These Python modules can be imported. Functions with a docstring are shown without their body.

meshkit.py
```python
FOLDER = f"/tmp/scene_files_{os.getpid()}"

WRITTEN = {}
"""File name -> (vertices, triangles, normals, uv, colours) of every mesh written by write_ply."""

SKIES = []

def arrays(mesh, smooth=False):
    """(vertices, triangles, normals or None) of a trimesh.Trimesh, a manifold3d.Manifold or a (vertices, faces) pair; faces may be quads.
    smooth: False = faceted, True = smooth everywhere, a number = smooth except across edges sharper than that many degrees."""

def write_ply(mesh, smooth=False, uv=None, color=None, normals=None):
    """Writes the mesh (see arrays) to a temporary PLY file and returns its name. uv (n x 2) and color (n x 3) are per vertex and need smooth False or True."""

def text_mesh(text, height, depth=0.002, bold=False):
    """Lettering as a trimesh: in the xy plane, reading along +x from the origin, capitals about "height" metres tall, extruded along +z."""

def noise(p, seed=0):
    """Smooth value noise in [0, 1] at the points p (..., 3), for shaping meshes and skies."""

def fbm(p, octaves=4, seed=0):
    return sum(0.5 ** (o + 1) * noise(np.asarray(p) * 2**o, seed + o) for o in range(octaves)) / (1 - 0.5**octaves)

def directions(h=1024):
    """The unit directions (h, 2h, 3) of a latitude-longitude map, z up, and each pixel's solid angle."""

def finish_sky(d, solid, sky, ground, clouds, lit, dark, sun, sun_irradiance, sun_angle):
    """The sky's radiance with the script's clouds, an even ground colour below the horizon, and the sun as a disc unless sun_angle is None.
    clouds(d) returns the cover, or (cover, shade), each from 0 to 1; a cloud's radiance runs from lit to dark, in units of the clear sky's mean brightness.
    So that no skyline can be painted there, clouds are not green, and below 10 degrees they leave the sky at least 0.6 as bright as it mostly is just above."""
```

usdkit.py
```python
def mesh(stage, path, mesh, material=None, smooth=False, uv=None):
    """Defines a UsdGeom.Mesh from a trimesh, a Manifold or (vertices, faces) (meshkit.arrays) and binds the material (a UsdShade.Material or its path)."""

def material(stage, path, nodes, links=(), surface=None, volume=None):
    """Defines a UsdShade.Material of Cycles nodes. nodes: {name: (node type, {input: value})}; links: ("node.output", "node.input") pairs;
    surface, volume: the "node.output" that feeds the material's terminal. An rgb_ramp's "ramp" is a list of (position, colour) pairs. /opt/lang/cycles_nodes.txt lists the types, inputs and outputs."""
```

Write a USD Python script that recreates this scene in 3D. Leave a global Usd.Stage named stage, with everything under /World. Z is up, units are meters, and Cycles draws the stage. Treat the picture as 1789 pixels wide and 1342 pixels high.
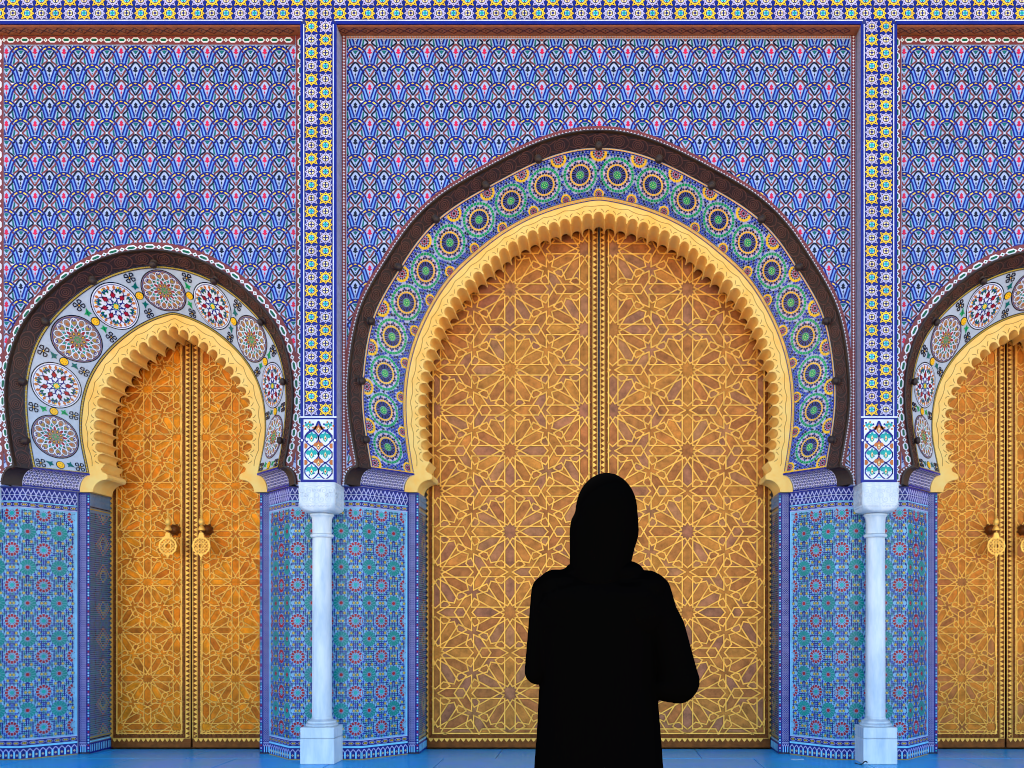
import math, random
import numpy as np, trimesh, shapely
from shapely.geometry import Polygon, LineString, Point, box, MultiLineString
from shapely.ops import unary_union
from shapely import affinity
from scipy.interpolate import CubicSpline
import mapbox_earcut as earcut
import manifold3d as m3
import usdkit, meshkit
from pxr import Usd, UsdGeom, UsdLux, UsdShade, Gf, Sdf, Vt

stage = Usd.Stage.CreateInMemory()
UsdGeom.SetStageUpAxis(stage, 'Z'); UsdGeom.SetStageMetersPerUnit(stage, 1.0)
UsdGeom.Xform.Define(stage, '/World')

# ---------------------------------------------------------------- camera
EXPOSURE = 1.45
cam = UsdGeom.Camera.Define(stage, '/World/camera')
cam.AddTranslateOp().Set((0.0, -8.8, 1.2)); cam.AddRotateXOp().Set(90.0)
cam.CreateHorizontalApertureAttr(36.0); cam.CreateVerticalApertureAttr(27.0)
cam.CreateFocalLengthAttr(36.0 * 1600 / 1789)
cam.CreateHorizontalApertureOffsetAttr(-36.0 * 151.5 / 1789)
cam.CreateVerticalApertureOffsetAttr(36.0 * 419 / 1789)
cam.CreateExposureAttr(EXPOSURE)

# ---------------------------------------------------------------- sky and sun (the sun stands behind the gate wall)
SUN = np.array([-0.35, 0.80, 0.0]); SUN /= np.linalg.norm(SUN)
ELEV = math.radians(52)
sdir = np.array([SUN[0] * math.cos(ELEV), SUN[1] * math.cos(ELEV), math.sin(ELEV)])
dome = UsdLux.DomeLight.Define(stage, '/World/sky')
skym = usdkit.material(stage, '/World/Looks/sky_air', {
    's': ('sky_texture', {'sky_type': 'single_scattering', 'sun_disc': False, 'sun_elevation': ELEV,
                          'sun_rotation': math.atan2(sdir[0], sdir[1])}),
    'b': ('background_shader', {'strength': 0.13})}, [('s.color', 'b.color')], surface='b.background')
UsdShade.MaterialBindingAPI.Apply(dome.GetPrim()).Bind(skym)
dome.GetPrim().SetCustomDataByKey('kind', 'structure')
sun = UsdLux.DistantLight.Define(stage, '/World/sun')
sun.CreateIntensityAttr(1.25); sun.CreateAngleAttr(0.5); sun.CreateColorAttr((1.0, 0.90, 0.74)); sun.CreateNormalizeAttr(True)
zz = sdir; xx = np.cross([0, 0, 1.0], zz); xx /= np.linalg.norm(xx); yy = np.cross(zz, xx)
sun.AddTransformOp().Set(Gf.Matrix4d(*xx, 0, *yy, 0, *zz, 0, 0, 0, 20, 1))

# ---------------------------------------------------------------- colours and materials
def lin(c):
    c = np.asarray(c, float) / 255.0
    return tuple(np.where(c <= 0.04045, c / 12.92, ((c + 0.055) / 1.055) ** 2.4))
PAL = {k: lin(v) for k, v in dict(
    BLUE=(3, 22, 128), NAVY=(4, 7, 36), BROWN=(118, 54, 54), PETAL=(104, 156, 240), GROUND=(166, 188, 232), TEAL=(0, 100, 104),
    RED=(200, 20, 72), YEL=(246, 204, 40), LAV=(184, 184, 226), CYAN=(128, 210, 240), JADE=(0, 138, 132), TURQ=(6, 160, 156), BLACK=(14, 14, 22),
    CREAM=(240, 224, 160), WHITE=(222, 230, 242), CRIM=(160, 8, 36), GREEN=(16, 158, 88), ORANGE=(255, 196, 22), RUST=(188, 108, 44),
    MAROON=(74, 28, 34), PINK=(226, 182, 186), OCHRE=(176, 150, 52), DKGREEN=(0, 92, 66), SAND=(226, 212, 206), GREY=(104, 128, 150),
    STONE=(176, 184, 216), AZURE=(14, 52, 178), BASE=(8, 26, 120), BED=(128, 182, 212), TAN=(158, 132, 116)).items()}

def mat(name, color, rough=0.5, metal=0.0, vary=0.0, scale=6.0, bump=0.0, bscale=60.0, attr=False, spec=0.5, coat=0.0, c2=None, detail=5.0, stretch=(1, 1, 1)):
    n = {'p': ('principled_bsdf', {'roughness': rough, 'metallic': metal, 'specular_ior_level': spec, 'coat_weight': coat, 'coat_roughness': 0.08}),
         'g': ('geometry', {}), 'mp': ('mapping', {'scale': stretch})}
    L = [('g.position', 'mp.vector')]
    src = None
    if attr:
        n['a'] = ('attribute', {'attribute': 'col'}); src = 'a.color'
    else:
        n['c'] = ('color', {'value': color}); src = 'c.color'
    if vary or c2 is not None:
        n['n'] = ('noise_texture', {'scale': scale, 'detail': detail, 'roughness': 0.62}); L.append(('mp.vector', 'n.vector'))
        if c2 is not None:
            n['r'] = ('map_range', {'from_min': 0.38, 'from_max': 0.66}); n['m'] = ('mix_color', {'blend_type': 'mix', 'b': c2})
            L += [('n.fac', 'r.value'), ('r.result', 'm.fac'), (src, 'm.a')]; src = 'm.result'
        if vary:
            n['vr'] = ('map_range', {'from_min': 0.3, 'from_max': 0.7, 'to_min': 1 - vary, 'to_max': 1 + vary}); n['h'] = ('hsv', {})
            L += [('n.fac', 'vr.value'), ('vr.result', 'h.value'), (src, 'h.color')]; src = 'h.color'
    L.append((src, 'p.base_color'))
    if bump:
        n['bn'] = ('noise_texture', {'scale': bscale, 'detail': 3.0}); n['bu'] = ('bump', {'strength': bump, 'distance': 0.01})
        L += [('mp.vector', 'bn.vector'), ('bn.fac', 'bu.height'), ('bu.normal', 'p.normal')]
    return usdkit.material(stage, '/World/Looks/' + name, n, L, surface='p.BSDF')

M = {}
M['glaze'] = mat('glazed_tile', None, rough=0.28, attr=True, vary=0.16, scale=9, bump=0.06, bscale=45, spec=0.35)
M['plate'] = mat('beaten_brass_plate', None, rough=0.40, metal=0.72, attr=True, vary=0.42, scale=11, bump=0.35, bscale=130, detail=7)
M['strap'] = mat('bright_brass', lin((250, 190, 84)), rough=0.32, metal=0.5, vary=0.22, scale=14, bump=0.1, bscale=120)
M['dark_brass'] = mat('dark_brass', lin((120, 66, 22)), rough=0.42, metal=0.7, vary=0.35, scale=15, bump=0.2, bscale=90)
M['carved'] = mat('dark_carved_wood', lin((34, 16, 11)), rough=0.5, vary=0.3, scale=12, bump=0.25, bscale=60)
M['carved_hi'] = mat('carved_wood_relief', lin((84, 48, 38)), rough=0.5, vary=0.3, scale=16, bump=0.2, bscale=80)
M['plaster'] = mat('cream_plaster', lin((252, 216, 124)), rough=0.75, vary=0.07, scale=5, bump=0.12, bscale=50, c2=lin((244, 190, 88)))
M['plaster_line'] = mat('engraved_line', lin((110, 74, 30)), rough=0.9)
M['marble'] = mat('white_marble', lin((228, 236, 238)), rough=0.3, vary=0.07, scale=10, c2=lin((178, 198, 212)), detail=9, stretch=(1, 1, .22))
M['marble_hi'] = mat('carved_marble_line', lin((196, 210, 220)), rough=0.6)
M['paving'] = mat('blue_marble_paving', lin((28, 190, 246)), rough=0.28, vary=0.22, scale=2.6, c2=lin((6, 158, 236)), bump=0.05, bscale=30, detail=9, spec=.3)
M['ground'] = mat('plaza_stone', lin((206, 168, 118)), rough=0.8, vary=0.15, scale=1.5, bump=0.1, bscale=20)
M['wood'] = mat('painted_soffit_wood', lin((150, 88, 52)), rough=0.5, vary=0.25, scale=20)
M['wall'] = mat('grey_render', lin((150, 150, 175)), rough=0.8, vary=0.2, scale=30)
M['black'] = mat('black_cloth', (0.0012, 0.0012, 0.0013), rough=1.0, spec=0.0)
M['rubber'] = mat('black_rubber', (0.01, 0.01, 0.012), rough=0.6)

# ---------------------------------------------------------------- mesh helpers
_used = {}
def numbered(path):
    k = _used.get(path, 0); _used[path] = k + 1
    return path if k == 0 else f'{path}_{k:03d}'

def tri_poly(p):
    rings = [np.asarray(p.exterior.coords)[:-1]] + [np.asarray(r.coords)[:-1] for r in p.interiors]
    v = np.vstack(rings); ends = np.cumsum([len(r) for r in rings]).astype(np.uint32)
    f = earcut.triangulate_float64(v, ends).reshape(-1, 3).astype(int)
    a, b, c = v[f[:, 0]], v[f[:, 1]], v[f[:, 2]]
    s = (b[:, 0] - a[:, 0]) * (c[:, 1] - a[:, 1]) - (b[:, 1] - a[:, 1]) * (c[:, 0] - a[:, 0])
    f[s < 0] = f[s < 0][:, ::-1]
    return v, f, rings

def polys(g):
    if g.is_empty: return []
    if g.geom_type == 'Polygon': return [g]
    return [q for q in getattr(g, 'geoms', []) if q.geom_type == 'Polygon' and q.area > 1e-8]

class Soup:
    """Collects prisms in a local frame (u, v, h): h is the height above the wall."""
    def __init__(self): self.V, self.F, self.C, self.n = [], [], [], 0
    def add(self, v, f, c):
        v = np.asarray(v, float); self.V.append(v); self.F.append(np.asarray(f) + self.n)
        c = np.asarray(c, float); self.C.append(np.broadcast_to(c, (len(v), 3)) if c.ndim == 1 else c); self.n += len(v)
    def prism(self, poly, c, h1, h0=0.0, base=False):
        for p in polys(poly):
            p = shapely.geometry.polygon.orient(p)
            v, f, rings = tri_poly(p); n = len(v)
            V = np.vstack([np.c_[v, np.full(n, h1)], np.c_[v, np.full(n, h0)]])
            S, o = [], 0
            for r in rings:
                i = np.arange(len(r)) + o; j = np.roll(i, -1)
                S += [np.c_[i, i + n, j], np.c_[j, i + n, j + n]]; o += len(r)
            fs = [f] + S
            if base: fs.append(f[:, ::-1] + n)
            self.add(V, np.vstack(fs), c)
    def flat(self, poly, c, h):
        for p in polys(poly):
            v, f, _ = tri_poly(p); self.add(np.c_[v, np.full(len(v), h)], f, c)
    def merged(self, du=0, dv=0, fn=None):
        V = np.vstack(self.V) + [du, dv, 0]
        return (fn(V) if fn else V), np.vstack(self.F), np.vstack(self.C)
    def extend(self, o, du=0, dv=0):
        V, F, C = o.merged(du, dv); self.add(V, F, C)

def write(path, V, F, material, C=None, smooth=False):
    if smooth is not False and C is None:
        V, F, N = meshkit.arrays((V, F), smooth)
    else: N = None
    m = UsdGeom.Mesh.Define(stage, path)
    m.CreatePointsAttr(Vt.Vec3fArray.FromNumpy(np.asarray(V, np.float32)))
    m.CreateFaceVertexCountsAttr(Vt.IntArray.FromNumpy(np.full(len(F), F.shape[1], np.int32)))
    m.CreateFaceVertexIndicesAttr(Vt.IntArray.FromNumpy(np.asarray(F, np.int32).ravel()))
    m.CreateSubdivisionSchemeAttr('none')
    if N is not None:
        m.CreateNormalsAttr(Vt.Vec3fArray.FromNumpy(N.astype(np.float32))); m.SetNormalsInterpolation('vertex')
    if C is not None:
        UsdGeom.PrimvarsAPI(m).CreatePrimvar('col', Sdf.ValueTypeNames.Color3fArray, 'vertex').Set(Vt.Vec3fArray.FromNumpy(np.asarray(C, np.float32)))
    UsdShade.MaterialBindingAPI.Apply(m.GetPrim()).Bind(material)
    return m.GetPrim()

rng = np.random.default_rng(7)
def put(parent, name, soup, material, fn, du=0, dv=0, tone=0.0, kind=None, label=None):
    """One part made of the soup, bent by fn(V) into the scene."""
    if not soup.V: return None
    V, F, C = soup.merged(du, dv, fn)
    if tone: C = C * (1 + tone * rng.standard_normal()) * (1 + 0.4 * tone * rng.standard_normal(3))
    p = write(numbered(parent + '/' + name), V, F, material, np.clip(C, 0.0005, 0.95))
    if kind: p.SetCustomDataByKey('kind', kind)
    if label: p.SetCustomDataByKey('label', label)
    return p

def solid(parent, name, mesh, material, smooth=False, kind=None, label=None):
    V, F = (mesh.vertices, mesh.faces) if hasattr(mesh, 'vertices') else mesh
    p = write(numbered(parent + '/' + name), np.asarray(V), np.asarray(F), material, None, smooth)
    if kind: p.SetCustomDataByKey('kind', kind)
    if label: p.SetCustomDataByKey('label', label)
    return p

def thing(name, label, cat, loc=(0, 0, 0), group=None):
    x = UsdGeom.Xform.Define(stage, numbered('/World/' + name)); x.AddTranslateOp().Set(tuple(map(float, loc)))
    tag(x.GetPrim(), label, cat, group); return str(x.GetPath())
def tag(p, label=None, cat=None, group=None, kind=None):
    for k, v in (('label', label), ('category', cat), ('group', group), ('kind', kind)):
        if v: p.SetCustomDataByKey(k, v)

def bx(x0, x1, y0, y1, z0, z1, bevel=0.0):
    m = trimesh.creation.box([x1 - x0, y1 - y0, z1 - z0])
    if bevel:
        b = bevel
        pts = []
        for sx in (-1, 1):
            for sy in (-1, 1):
                for sz in (-1, 1):
                    c = np.array([(x1 - x0) / 2 * sx, (y1 - y0) / 2 * sy, (z1 - z0) / 2 * sz])
                    for k in range(3):
                        d = np.array([sx, sy, sz]) * b; d[k] = 0; pts.append(c - d)
        m = trimesh.convex.convex_hull(np.array(pts))
    m.apply_translation([(x0 + x1) / 2, (y0 + y1) / 2, (z0 + z1) / 2]); return m

def lathe(prof, n=32):
    """prof: (radius, z) from bottom to top."""
    p = np.asarray(prof, float); a = np.arange(n) * 2 * np.pi / n
    V = np.stack([p[:, None, 0] * np.cos(a), p[:, None, 0] * np.sin(a), np.repeat(p[:, 1:2], n, 1)], -1).reshape(-1, 3)
    i, j = np.meshgrid(np.arange(len(p) - 1), np.arange(n), indexing='ij'); k = (j + 1) % n
    F = np.vstack([np.stack([i * n + j, i * n + k, (i + 1) * n + k], -1).reshape(-1, 3), np.stack([i * n + j, (i + 1) * n + k, (i + 1) * n + j], -1).reshape(-1, 3)])
    return V, F

def stroke(pts, w, res=2, cap='flat', smooth=0):
    pts = np.asarray(pts, float)
    if smooth and len(pts) > 2:
        d = np.r_[0, np.cumsum(np.linalg.norm(np.diff(pts, axis=0), axis=1))]
        cs = CubicSpline(d, pts); pts = cs(np.linspace(0, d[-1], smooth))
    return LineString(pts).buffer(w / 2, cap_style=cap, join_style='round', quad_segs=res)

def ngon(x, y, r, n=8, a0=0.0, ry=None):
    a = a0 + np.arange(n) * 2 * np.pi / n
    return Polygon(np.c_[x + r * np.cos(a), y + (ry or r) * np.sin(a)])
def wedge(x, y, r0, r1, a, w0, w1):
    """A piece of a ring about (x, y) at angle a, w0 wide inside and w1 wide outside."""
    e = np.array([math.cos(a), math.sin(a)]); t = np.array([-e[1], e[0]]); c = np.array([x, y])
    return Polygon([c + e * r0 - t * w0 / 2, c + e * r1 - t * w1 / 2, c + e * r1 + t * w1 / 2, c + e * r0 + t * w0 / 2])
def kite(x, y, r0, rm, r1, a, w):
    e = np.array([math.cos(a), math.sin(a)]); t = np.array([-e[1], e[0]]); c = np.array([x, y])
    return Polygon([c + e * r0, c + e * rm - t * w / 2, c + e * r1, c + e * rm + t * w / 2])
def disc(s, u, v, R, c, h, rings=6, n=36):
    a = np.arange(n) * 2 * np.pi / n; V = [[u, v, h]]; F = []
    for k in range(1, rings + 1): V += [[u + R * k / rings * math.cos(x), v + R * k / rings * math.sin(x), h] for x in a]
    i = np.arange(n); j = (i + 1) % n; F.append(np.c_[np.zeros(n, int), 1 + i, 1 + j])
    for k in range(1, rings):
        p, q = 1 + (k - 1) * n, 1 + k * n; F += [np.c_[p + i, q + i, q + j], np.c_[p + i, q + j, p + j]]
    s.add(np.array(V), np.vstack(F), c)
P = PAL

# ---------------------------------------------------------------- the measures of the gate wall (metres; the doors stand in y = 0, the camera looks along +y)
YF, YT, YM, YP, YS = -0.95, -0.82, -0.72, -0.38, -0.35     # pilaster and frieze, tulip wall, mosaic band front, plaster arch front, jamb strip
ZF = 6.337                                                  # underside of the frieze
PILX, PILW = 2.40, 0.31
SIDE = 3.91
CEN = dict(axis=0.0, pts=[(0, 5.489), (.30, 5.455), (.569, 5.365), (.988, 5.155), (1.421, 4.886), (1.661, 4.641), (1.847, 4.364), (2.06, 3.975), (2.142, 3.649), (2.168, 3.444), (2.18, 3.167), (2.168, 3.0055), (2.136, 2.791), (2.098, 2.577)])
SID = dict(pts=[(0, 4.452), (.335, 4.402), (.648, 4.257), (.898, 4.053), (1.107, 3.789), (1.205, 3.539), (1.25, 3.215), (1.235, 2.946), (1.202, 2.716), (1.172, 2.577)])

CEN['inner'] = [(0, 5.095), (.42, 5.0), (.863, 4.79), (1.147, 4.568), (1.347, 4.374), (1.537, 4.09), (1.66, 3.82), (1.723, 3.61), (1.768, 3.21), (1.748, 2.9), (1.698, 2.577)]
SID['inner'] = [(0, 4.045), (.283, 3.937), (.447, 3.826), (.674, 3.589), (.79, 3.358), (.834, 3.137), (.839, 2.953), (.81, 2.763), (.772, 2.577)]
T1 = .090
class Arch:
    def __init__(self, pts, axis, inner):
        pts = np.array(pts, float); self.axis = axis
        d = np.r_[0, np.cumsum(np.linalg.norm(np.diff(pts, axis=0), axis=1))]
        h = CubicSpline(d, pts)(np.linspace(0, d[-1], 161))
        self.P = np.vstack([h[::-1] * [-1, 1], h[1:]])          # from the left foot over the apex to the right foot
        T = np.gradient(self.P, axis=0); T /= np.linalg.norm(T, axis=1, keepdims=True)
        self.N = np.c_[T[:, 1], -T[:, 0]]                        # towards the opening
        inner = np.array(inner, float); di = np.r_[0, np.cumsum(np.linalg.norm(np.diff(inner, axis=0), axis=1))]
        hi = CubicSpline(di, inner)(np.linspace(0, di[-1], 161)); Q = np.vstack([hi[::-1] * [-1, 1], hi[1:]])
        k = np.arange(321); w = np.clip(np.minimum(k, 320 - k) / 18.0, 0, 1)[:, None]
        side = np.where(self.P[:, :1] < 0, 1.0, -1.0) * np.array([[1.0, 0.0]])
        self.N = self.N * w + side * (1 - w); self.N /= np.linalg.norm(self.N, axis=1, keepdims=True)
        n0 = self.N / np.linalg.norm(self.N, axis=1, keepdims=True)
        for _ in range(12): n0[1:-1] = .25 * n0[:-2] + .5 * n0[1:-1] + .25 * n0[2:]
        dense = np.stack([np.interp(np.linspace(0, 320, 4001), np.arange(321), Q[:, i]) for i in (0, 1)], -1)
        idx = np.array([np.argmin(np.abs((dense - p)[:, 0] * n[1] - (dense - p)[:, 1] * n[0]) + 10 * (((dense - p) @ n) < .1) + .02 * np.linalg.norm(dense - p, axis=1)) for p, n in zip(self.P, n0)])
        idx = np.maximum.accumulate(idx).astype(float); idx[0], idx[-1] = 0, 4000; lin_ = np.linspace(0, 4000, 321)
        idx = .75 * idx + .25 * lin_; idx = .5 * (idx + (4000 - idx[::-1]))
        for _ in range(60): idx[1:-1] = .25 * idx[:-2] + .5 * idx[1:-1] + .25 * idx[2:]
        Q = np.stack([np.interp(idx, np.arange(4001), dense[:, i]) for i in (0, 1)], -1)
        k2 = np.arange(321); w2 = np.clip(np.minimum(k2, 320 - k2) / 14.0, 0, 1)[:, None]; n0 = n0 * w2 + side * (1 - w2)
        self.n0 = n0 / np.linalg.norm(n0, axis=1, keepdims=True); self.P1 = self.P + self.n0 * T1
        G = (Q - self.P1) / (.402 - T1)
        for _ in range(6): G[1:-1] = .25 * G[:-2] + .5 * G[1:-1] + .25 * G[2:]
        self.N = G; self.foot = h[-1, 0]
        mid = self.off(0.25); self.s = np.r_[0, np.cumsum(np.linalg.norm(np.diff(mid, axis=0), axis=1))]; self.L = self.s[-1]
    def off(self, t): return self.P + self.n0 * t if t <= T1 else self.P1 + self.N * (t - T1)
    def at(self, s, t):
        """Point of the curve at length s along the middle of the band, t towards the opening."""
        s = np.asarray(s, float)
        I = lambda A_: np.stack([np.interp(s, self.s, A_[:, i]) for i in (0, 1)], -1)
        t = np.asarray(t)[..., None]; return I(self.P) + I(self.n0) * np.minimum(t, T1) + I(self.N) * np.maximum(t - T1, 0)
    def plane(self, y):
        """Frame on the wall plane y: u along the arch, v towards the opening from its edge."""
        def fn(V):
            q = self.at(V[:, 0], V[:, 1]); return np.c_[q[:, 0] + self.axis, y - V[:, 2], q[:, 1]]
        return fn
    def splay(self, t0, t1, y0, y1):
        """Frame on the slanted band between offsets t0, t1: v runs from 0 to its slant width."""
        W = math.hypot(t1 - t0, y1 - y0); a, b = (t1 - t0) / W, (y1 - y0) / W
        def fn(V):
            q = self.at(V[:, 0], t0 + V[:, 1] * a + V[:, 2] * b)
            return np.c_[q[:, 0] + self.axis, y0 + V[:, 1] * b - V[:, 2] * a, q[:, 1]]
        return fn, W
def plane(y, x0=0.0):
    return lambda V: np.c_[V[:, 0] + x0, y - V[:, 2], V[:, 1]]
def facet(p0, p1):
    """Frame on an upright wall from plan point p0 to p1 (its face to the right of p0 -> p1 seen from above... towards -y)."""
    p0, p1 = np.array(p0, float), np.array(p1, float); e = (p1 - p0) / np.linalg.norm(p1 - p0); n = np.array([e[1], -e[0]])
    return (lambda V: np.c_[p0[0] + e[0] * V[:, 0] + n[0] * V[:, 2], p0[1] + e[1] * V[:, 0] + n[1] * V[:, 2], V[:, 1]]), np.linalg.norm(p1 - p0)

def surf(soup_fn, u, v, h=0.0):
    """A grid over u x v bent by a frame."""
    U, W = np.meshgrid(u, v, indexing='ij'); G = np.c_[U.ravel(), W.ravel(), np.full(U.size, h)]
    i, j = np.meshgrid(np.arange(len(u) - 1), np.arange(len(v) - 1), indexing='ij'); n = len(v)
    F = np.vstack([np.stack([i * n + j, (i + 1) * n + j, (i + 1) * n + j + 1], -1).reshape(-1, 3), np.stack([i * n + j, (i + 1) * n + j + 1, i * n + j + 1], -1).reshape(-1, 3)])
    return soup_fn(G), F

# ---------------------------------------------------------------- ground
g = thing('ground', 'stone paving in front of the gate', 'ground'); gp = stage.GetPrimAtPath(g); tag(gp, kind='structure'); gp.ClearCustomDataByKey('category')
solid(g, 'plaza', (np.array([[-150, -200, -.012], [150, -200, -.012], [150, 100, -.012], [-150, 100, -.012]]), np.array([[0, 1, 2], [0, 2, 3]])), M['ground'])
r0 = random.Random(3)
for iy in range(9):
    for ix in range(-7, 7):
        x0, y0 = ix * 0.92 + (0.46 if iy % 2 else 0), -0.02 - (iy + 1) * 0.62
        d = r0.uniform(-.0012, .0012)
        solid(g, 'slab', bx(x0 + .004, x0 + .916, y0 + .004, y0 + .616, -.03, d, .003), M['paving'])

# ---------------------------------------------------------------- the building behind the gate (its top lies above the picture)
b = thing('palace_block', 'plain wall of the palace behind and above the tiled gates', 'building')
solid(b, 'wall', bx(-13, 13, 0.10, 2.2, 0, 8.6), M['wall'])
solid(b, 'parapet', bx(-13, 13, -0.90, 0.10, 6.74, 8.6), M['wall'])
for s_ in (-1, 1): solid(b, 'side_wall', bx(min(s_ * 5.7, s_ * 13), max(s_ * 5.7, s_ * 13), -0.80, 0.10, 0, 6.74), M['wall'])

# ---------------------------------------------------------------- star tiles of frieze and pilasters
TW, TH = 0.1217, 0.1145
def star_soup(yellow):
    s = Soup(); c = P['YEL'] if yellow else P['LAV']
    def pt(r, a): return (r * math.cos(a) * TW, r * math.sin(a) * TH)
    tips = []
    for k in range(8):
        tips += [pt(0.475 if k % 2 == 0 else 0.60, k * PI4), pt(0.345, k * PI4 + PI4 / 2)]
    body = Polygon(tips)
    s.prism(body, c, .006, .001)
    for k in range(8):
        r1, rm = (0.40, 0.31) if k % 2 == 0 else (0.49, 0.34)
        a = k * PI4
        s.prism(Polygon([pt(r1, a), pt(rm, a - .17), pt(rm, a + .17)]), P['MAROON'] if not yellow else P['NAVY'], .0068, .005)
    oc = lambda r, a0=PI4 / 2, n=8: Polygon([pt(r, a0 + i * 2 * math.pi / n) for i in range(n)])
    s.prism(oc(.245), P['BLACK'] if not yellow else P['BASE'], .0072, .005)
    for k in range(4):
        a = k * math.pi / 2 + PI4
        s.prism(Polygon([pt(.10, a - .5), pt(.185, a - .55), pt(.205, a), pt(.185, a + .55), pt(.10, a + .5)]), P['CYAN'] if yellow else P['CREAM'], .0082, .006)
    s.prism(oc(.125, 0, 8 if yellow else 4), P['TURQ'] if yellow else P['BLUE'], .0088, .006)
    return s
PI4 = math.pi / 4
STAR = {True: star_soup(True), False: star_soup(False)}
def kites():
    """The blue pieces round a star tile, in the corner between four tiles and on its edges."""
    s = Soup()
    for (du, dv, a) in ((TW / 2, 0, math.pi / 2), (0, TH / 2, 0)):
        e = np.array([math.cos(a), math.sin(a)]); t = np.array([-e[1], e[0]]); c = np.array([du, dv])
        for q in (-1, 1):
            m = c + e * q * .024
            s.prism(Polygon([c + e * q * .003, m - t * .0165, c + e * q * .052, m + t * .0165][::q]), P['BLUE'], .0045, .001)
    return s
KITE = kites()
fr = thing('tiled_frieze', 'long band of two rows of yellow and lavender star tiles above all the gates', 'frieze')
solid(fr, 'backing', bx(-5.75, 5.75, YF, -.90, ZF, 6.74), mat('tile_bed', lin((20, 34, 120)), rough=.5, vary=.2, scale=20))
solid(fr, 'core', bx(-5.75, 5.75, -.898, .099, ZF + .004, 6.738), M['wall'])
kit = Soup()
R1 = 6.337 + .042 + TH / 2 - .006
c0 = int(round((-5.6 + PILX - TW / 2) / TW))
for ix in range(-27, 64):
    x = -PILX - TW / 2 + ix * TW
    if x < -5.65 or x > 5.2: continue
    for iy in range(3):
        z = R1 + iy * TH
        put(fr, 'star_tile', STAR[(ix + iy) % 2 == 0], M['glaze'], plane(YF), x, z, tone=.05) if iy < 3 else None
        kit.extend(KITE, x, z)
put(fr, 'blue_tile', kit, M['glaze'], plane(YF), kind='stuff')
# edge strips between the pilasters: a white fillet over a blue one
def strips(parent, x0, x1, z0):
    s = Soup(); s.prism(box(x0 - .008, z0, x1 + .008, z0 + .026), P['BLUE'], .010, -.002, True); put(parent, 'blue_fillet', s, M['glaze'], plane(YF))
    s = Soup(); s.prism(box(x0 - .016, z0 + .0265, x1 + .016, z0 + .0345), P['WHITE'], .009, .001); put(parent, 'white_fillet', s, M['glaze'], plane(YF))
BAYS = [(-SIDE - 1.355, -PILX - PILW / 2), (-PILX + PILW / 2, PILX - PILW / 2), (PILX + PILW / 2, SIDE + 1.355)]
for x0, x1 in BAYS: strips(fr, x0, x1, ZF)
# painted wooden soffit boards under the frieze
for x0, x1 in BAYS:
    solid(fr, 'soffit_board', bx(x0, x1, YF + .006, YT - .002, ZF - .012, ZF - .001), M['wood'])
    s = Soup(); n = int((x1 - x0) / .094)
    for i in range(n):
        c = x0 + .047 + i * .094
        for q in (-1, 1):
            s.prism(stroke([(c - .047, 0), (c, q * .034), (c + .047, 0)], .009), P['MAROON'], .0008, -.001)
        s.prism(ngon(c, 0, .009, 4), P['BLACK'], .0008, -.001)
    put(fr, 'painted_lozenges', s, M['glaze'], lambda V: np.c_[V[:, 0], -.885 + V[:, 1], ZF - .0125 - V[:, 2]], kind='stuff')

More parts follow.
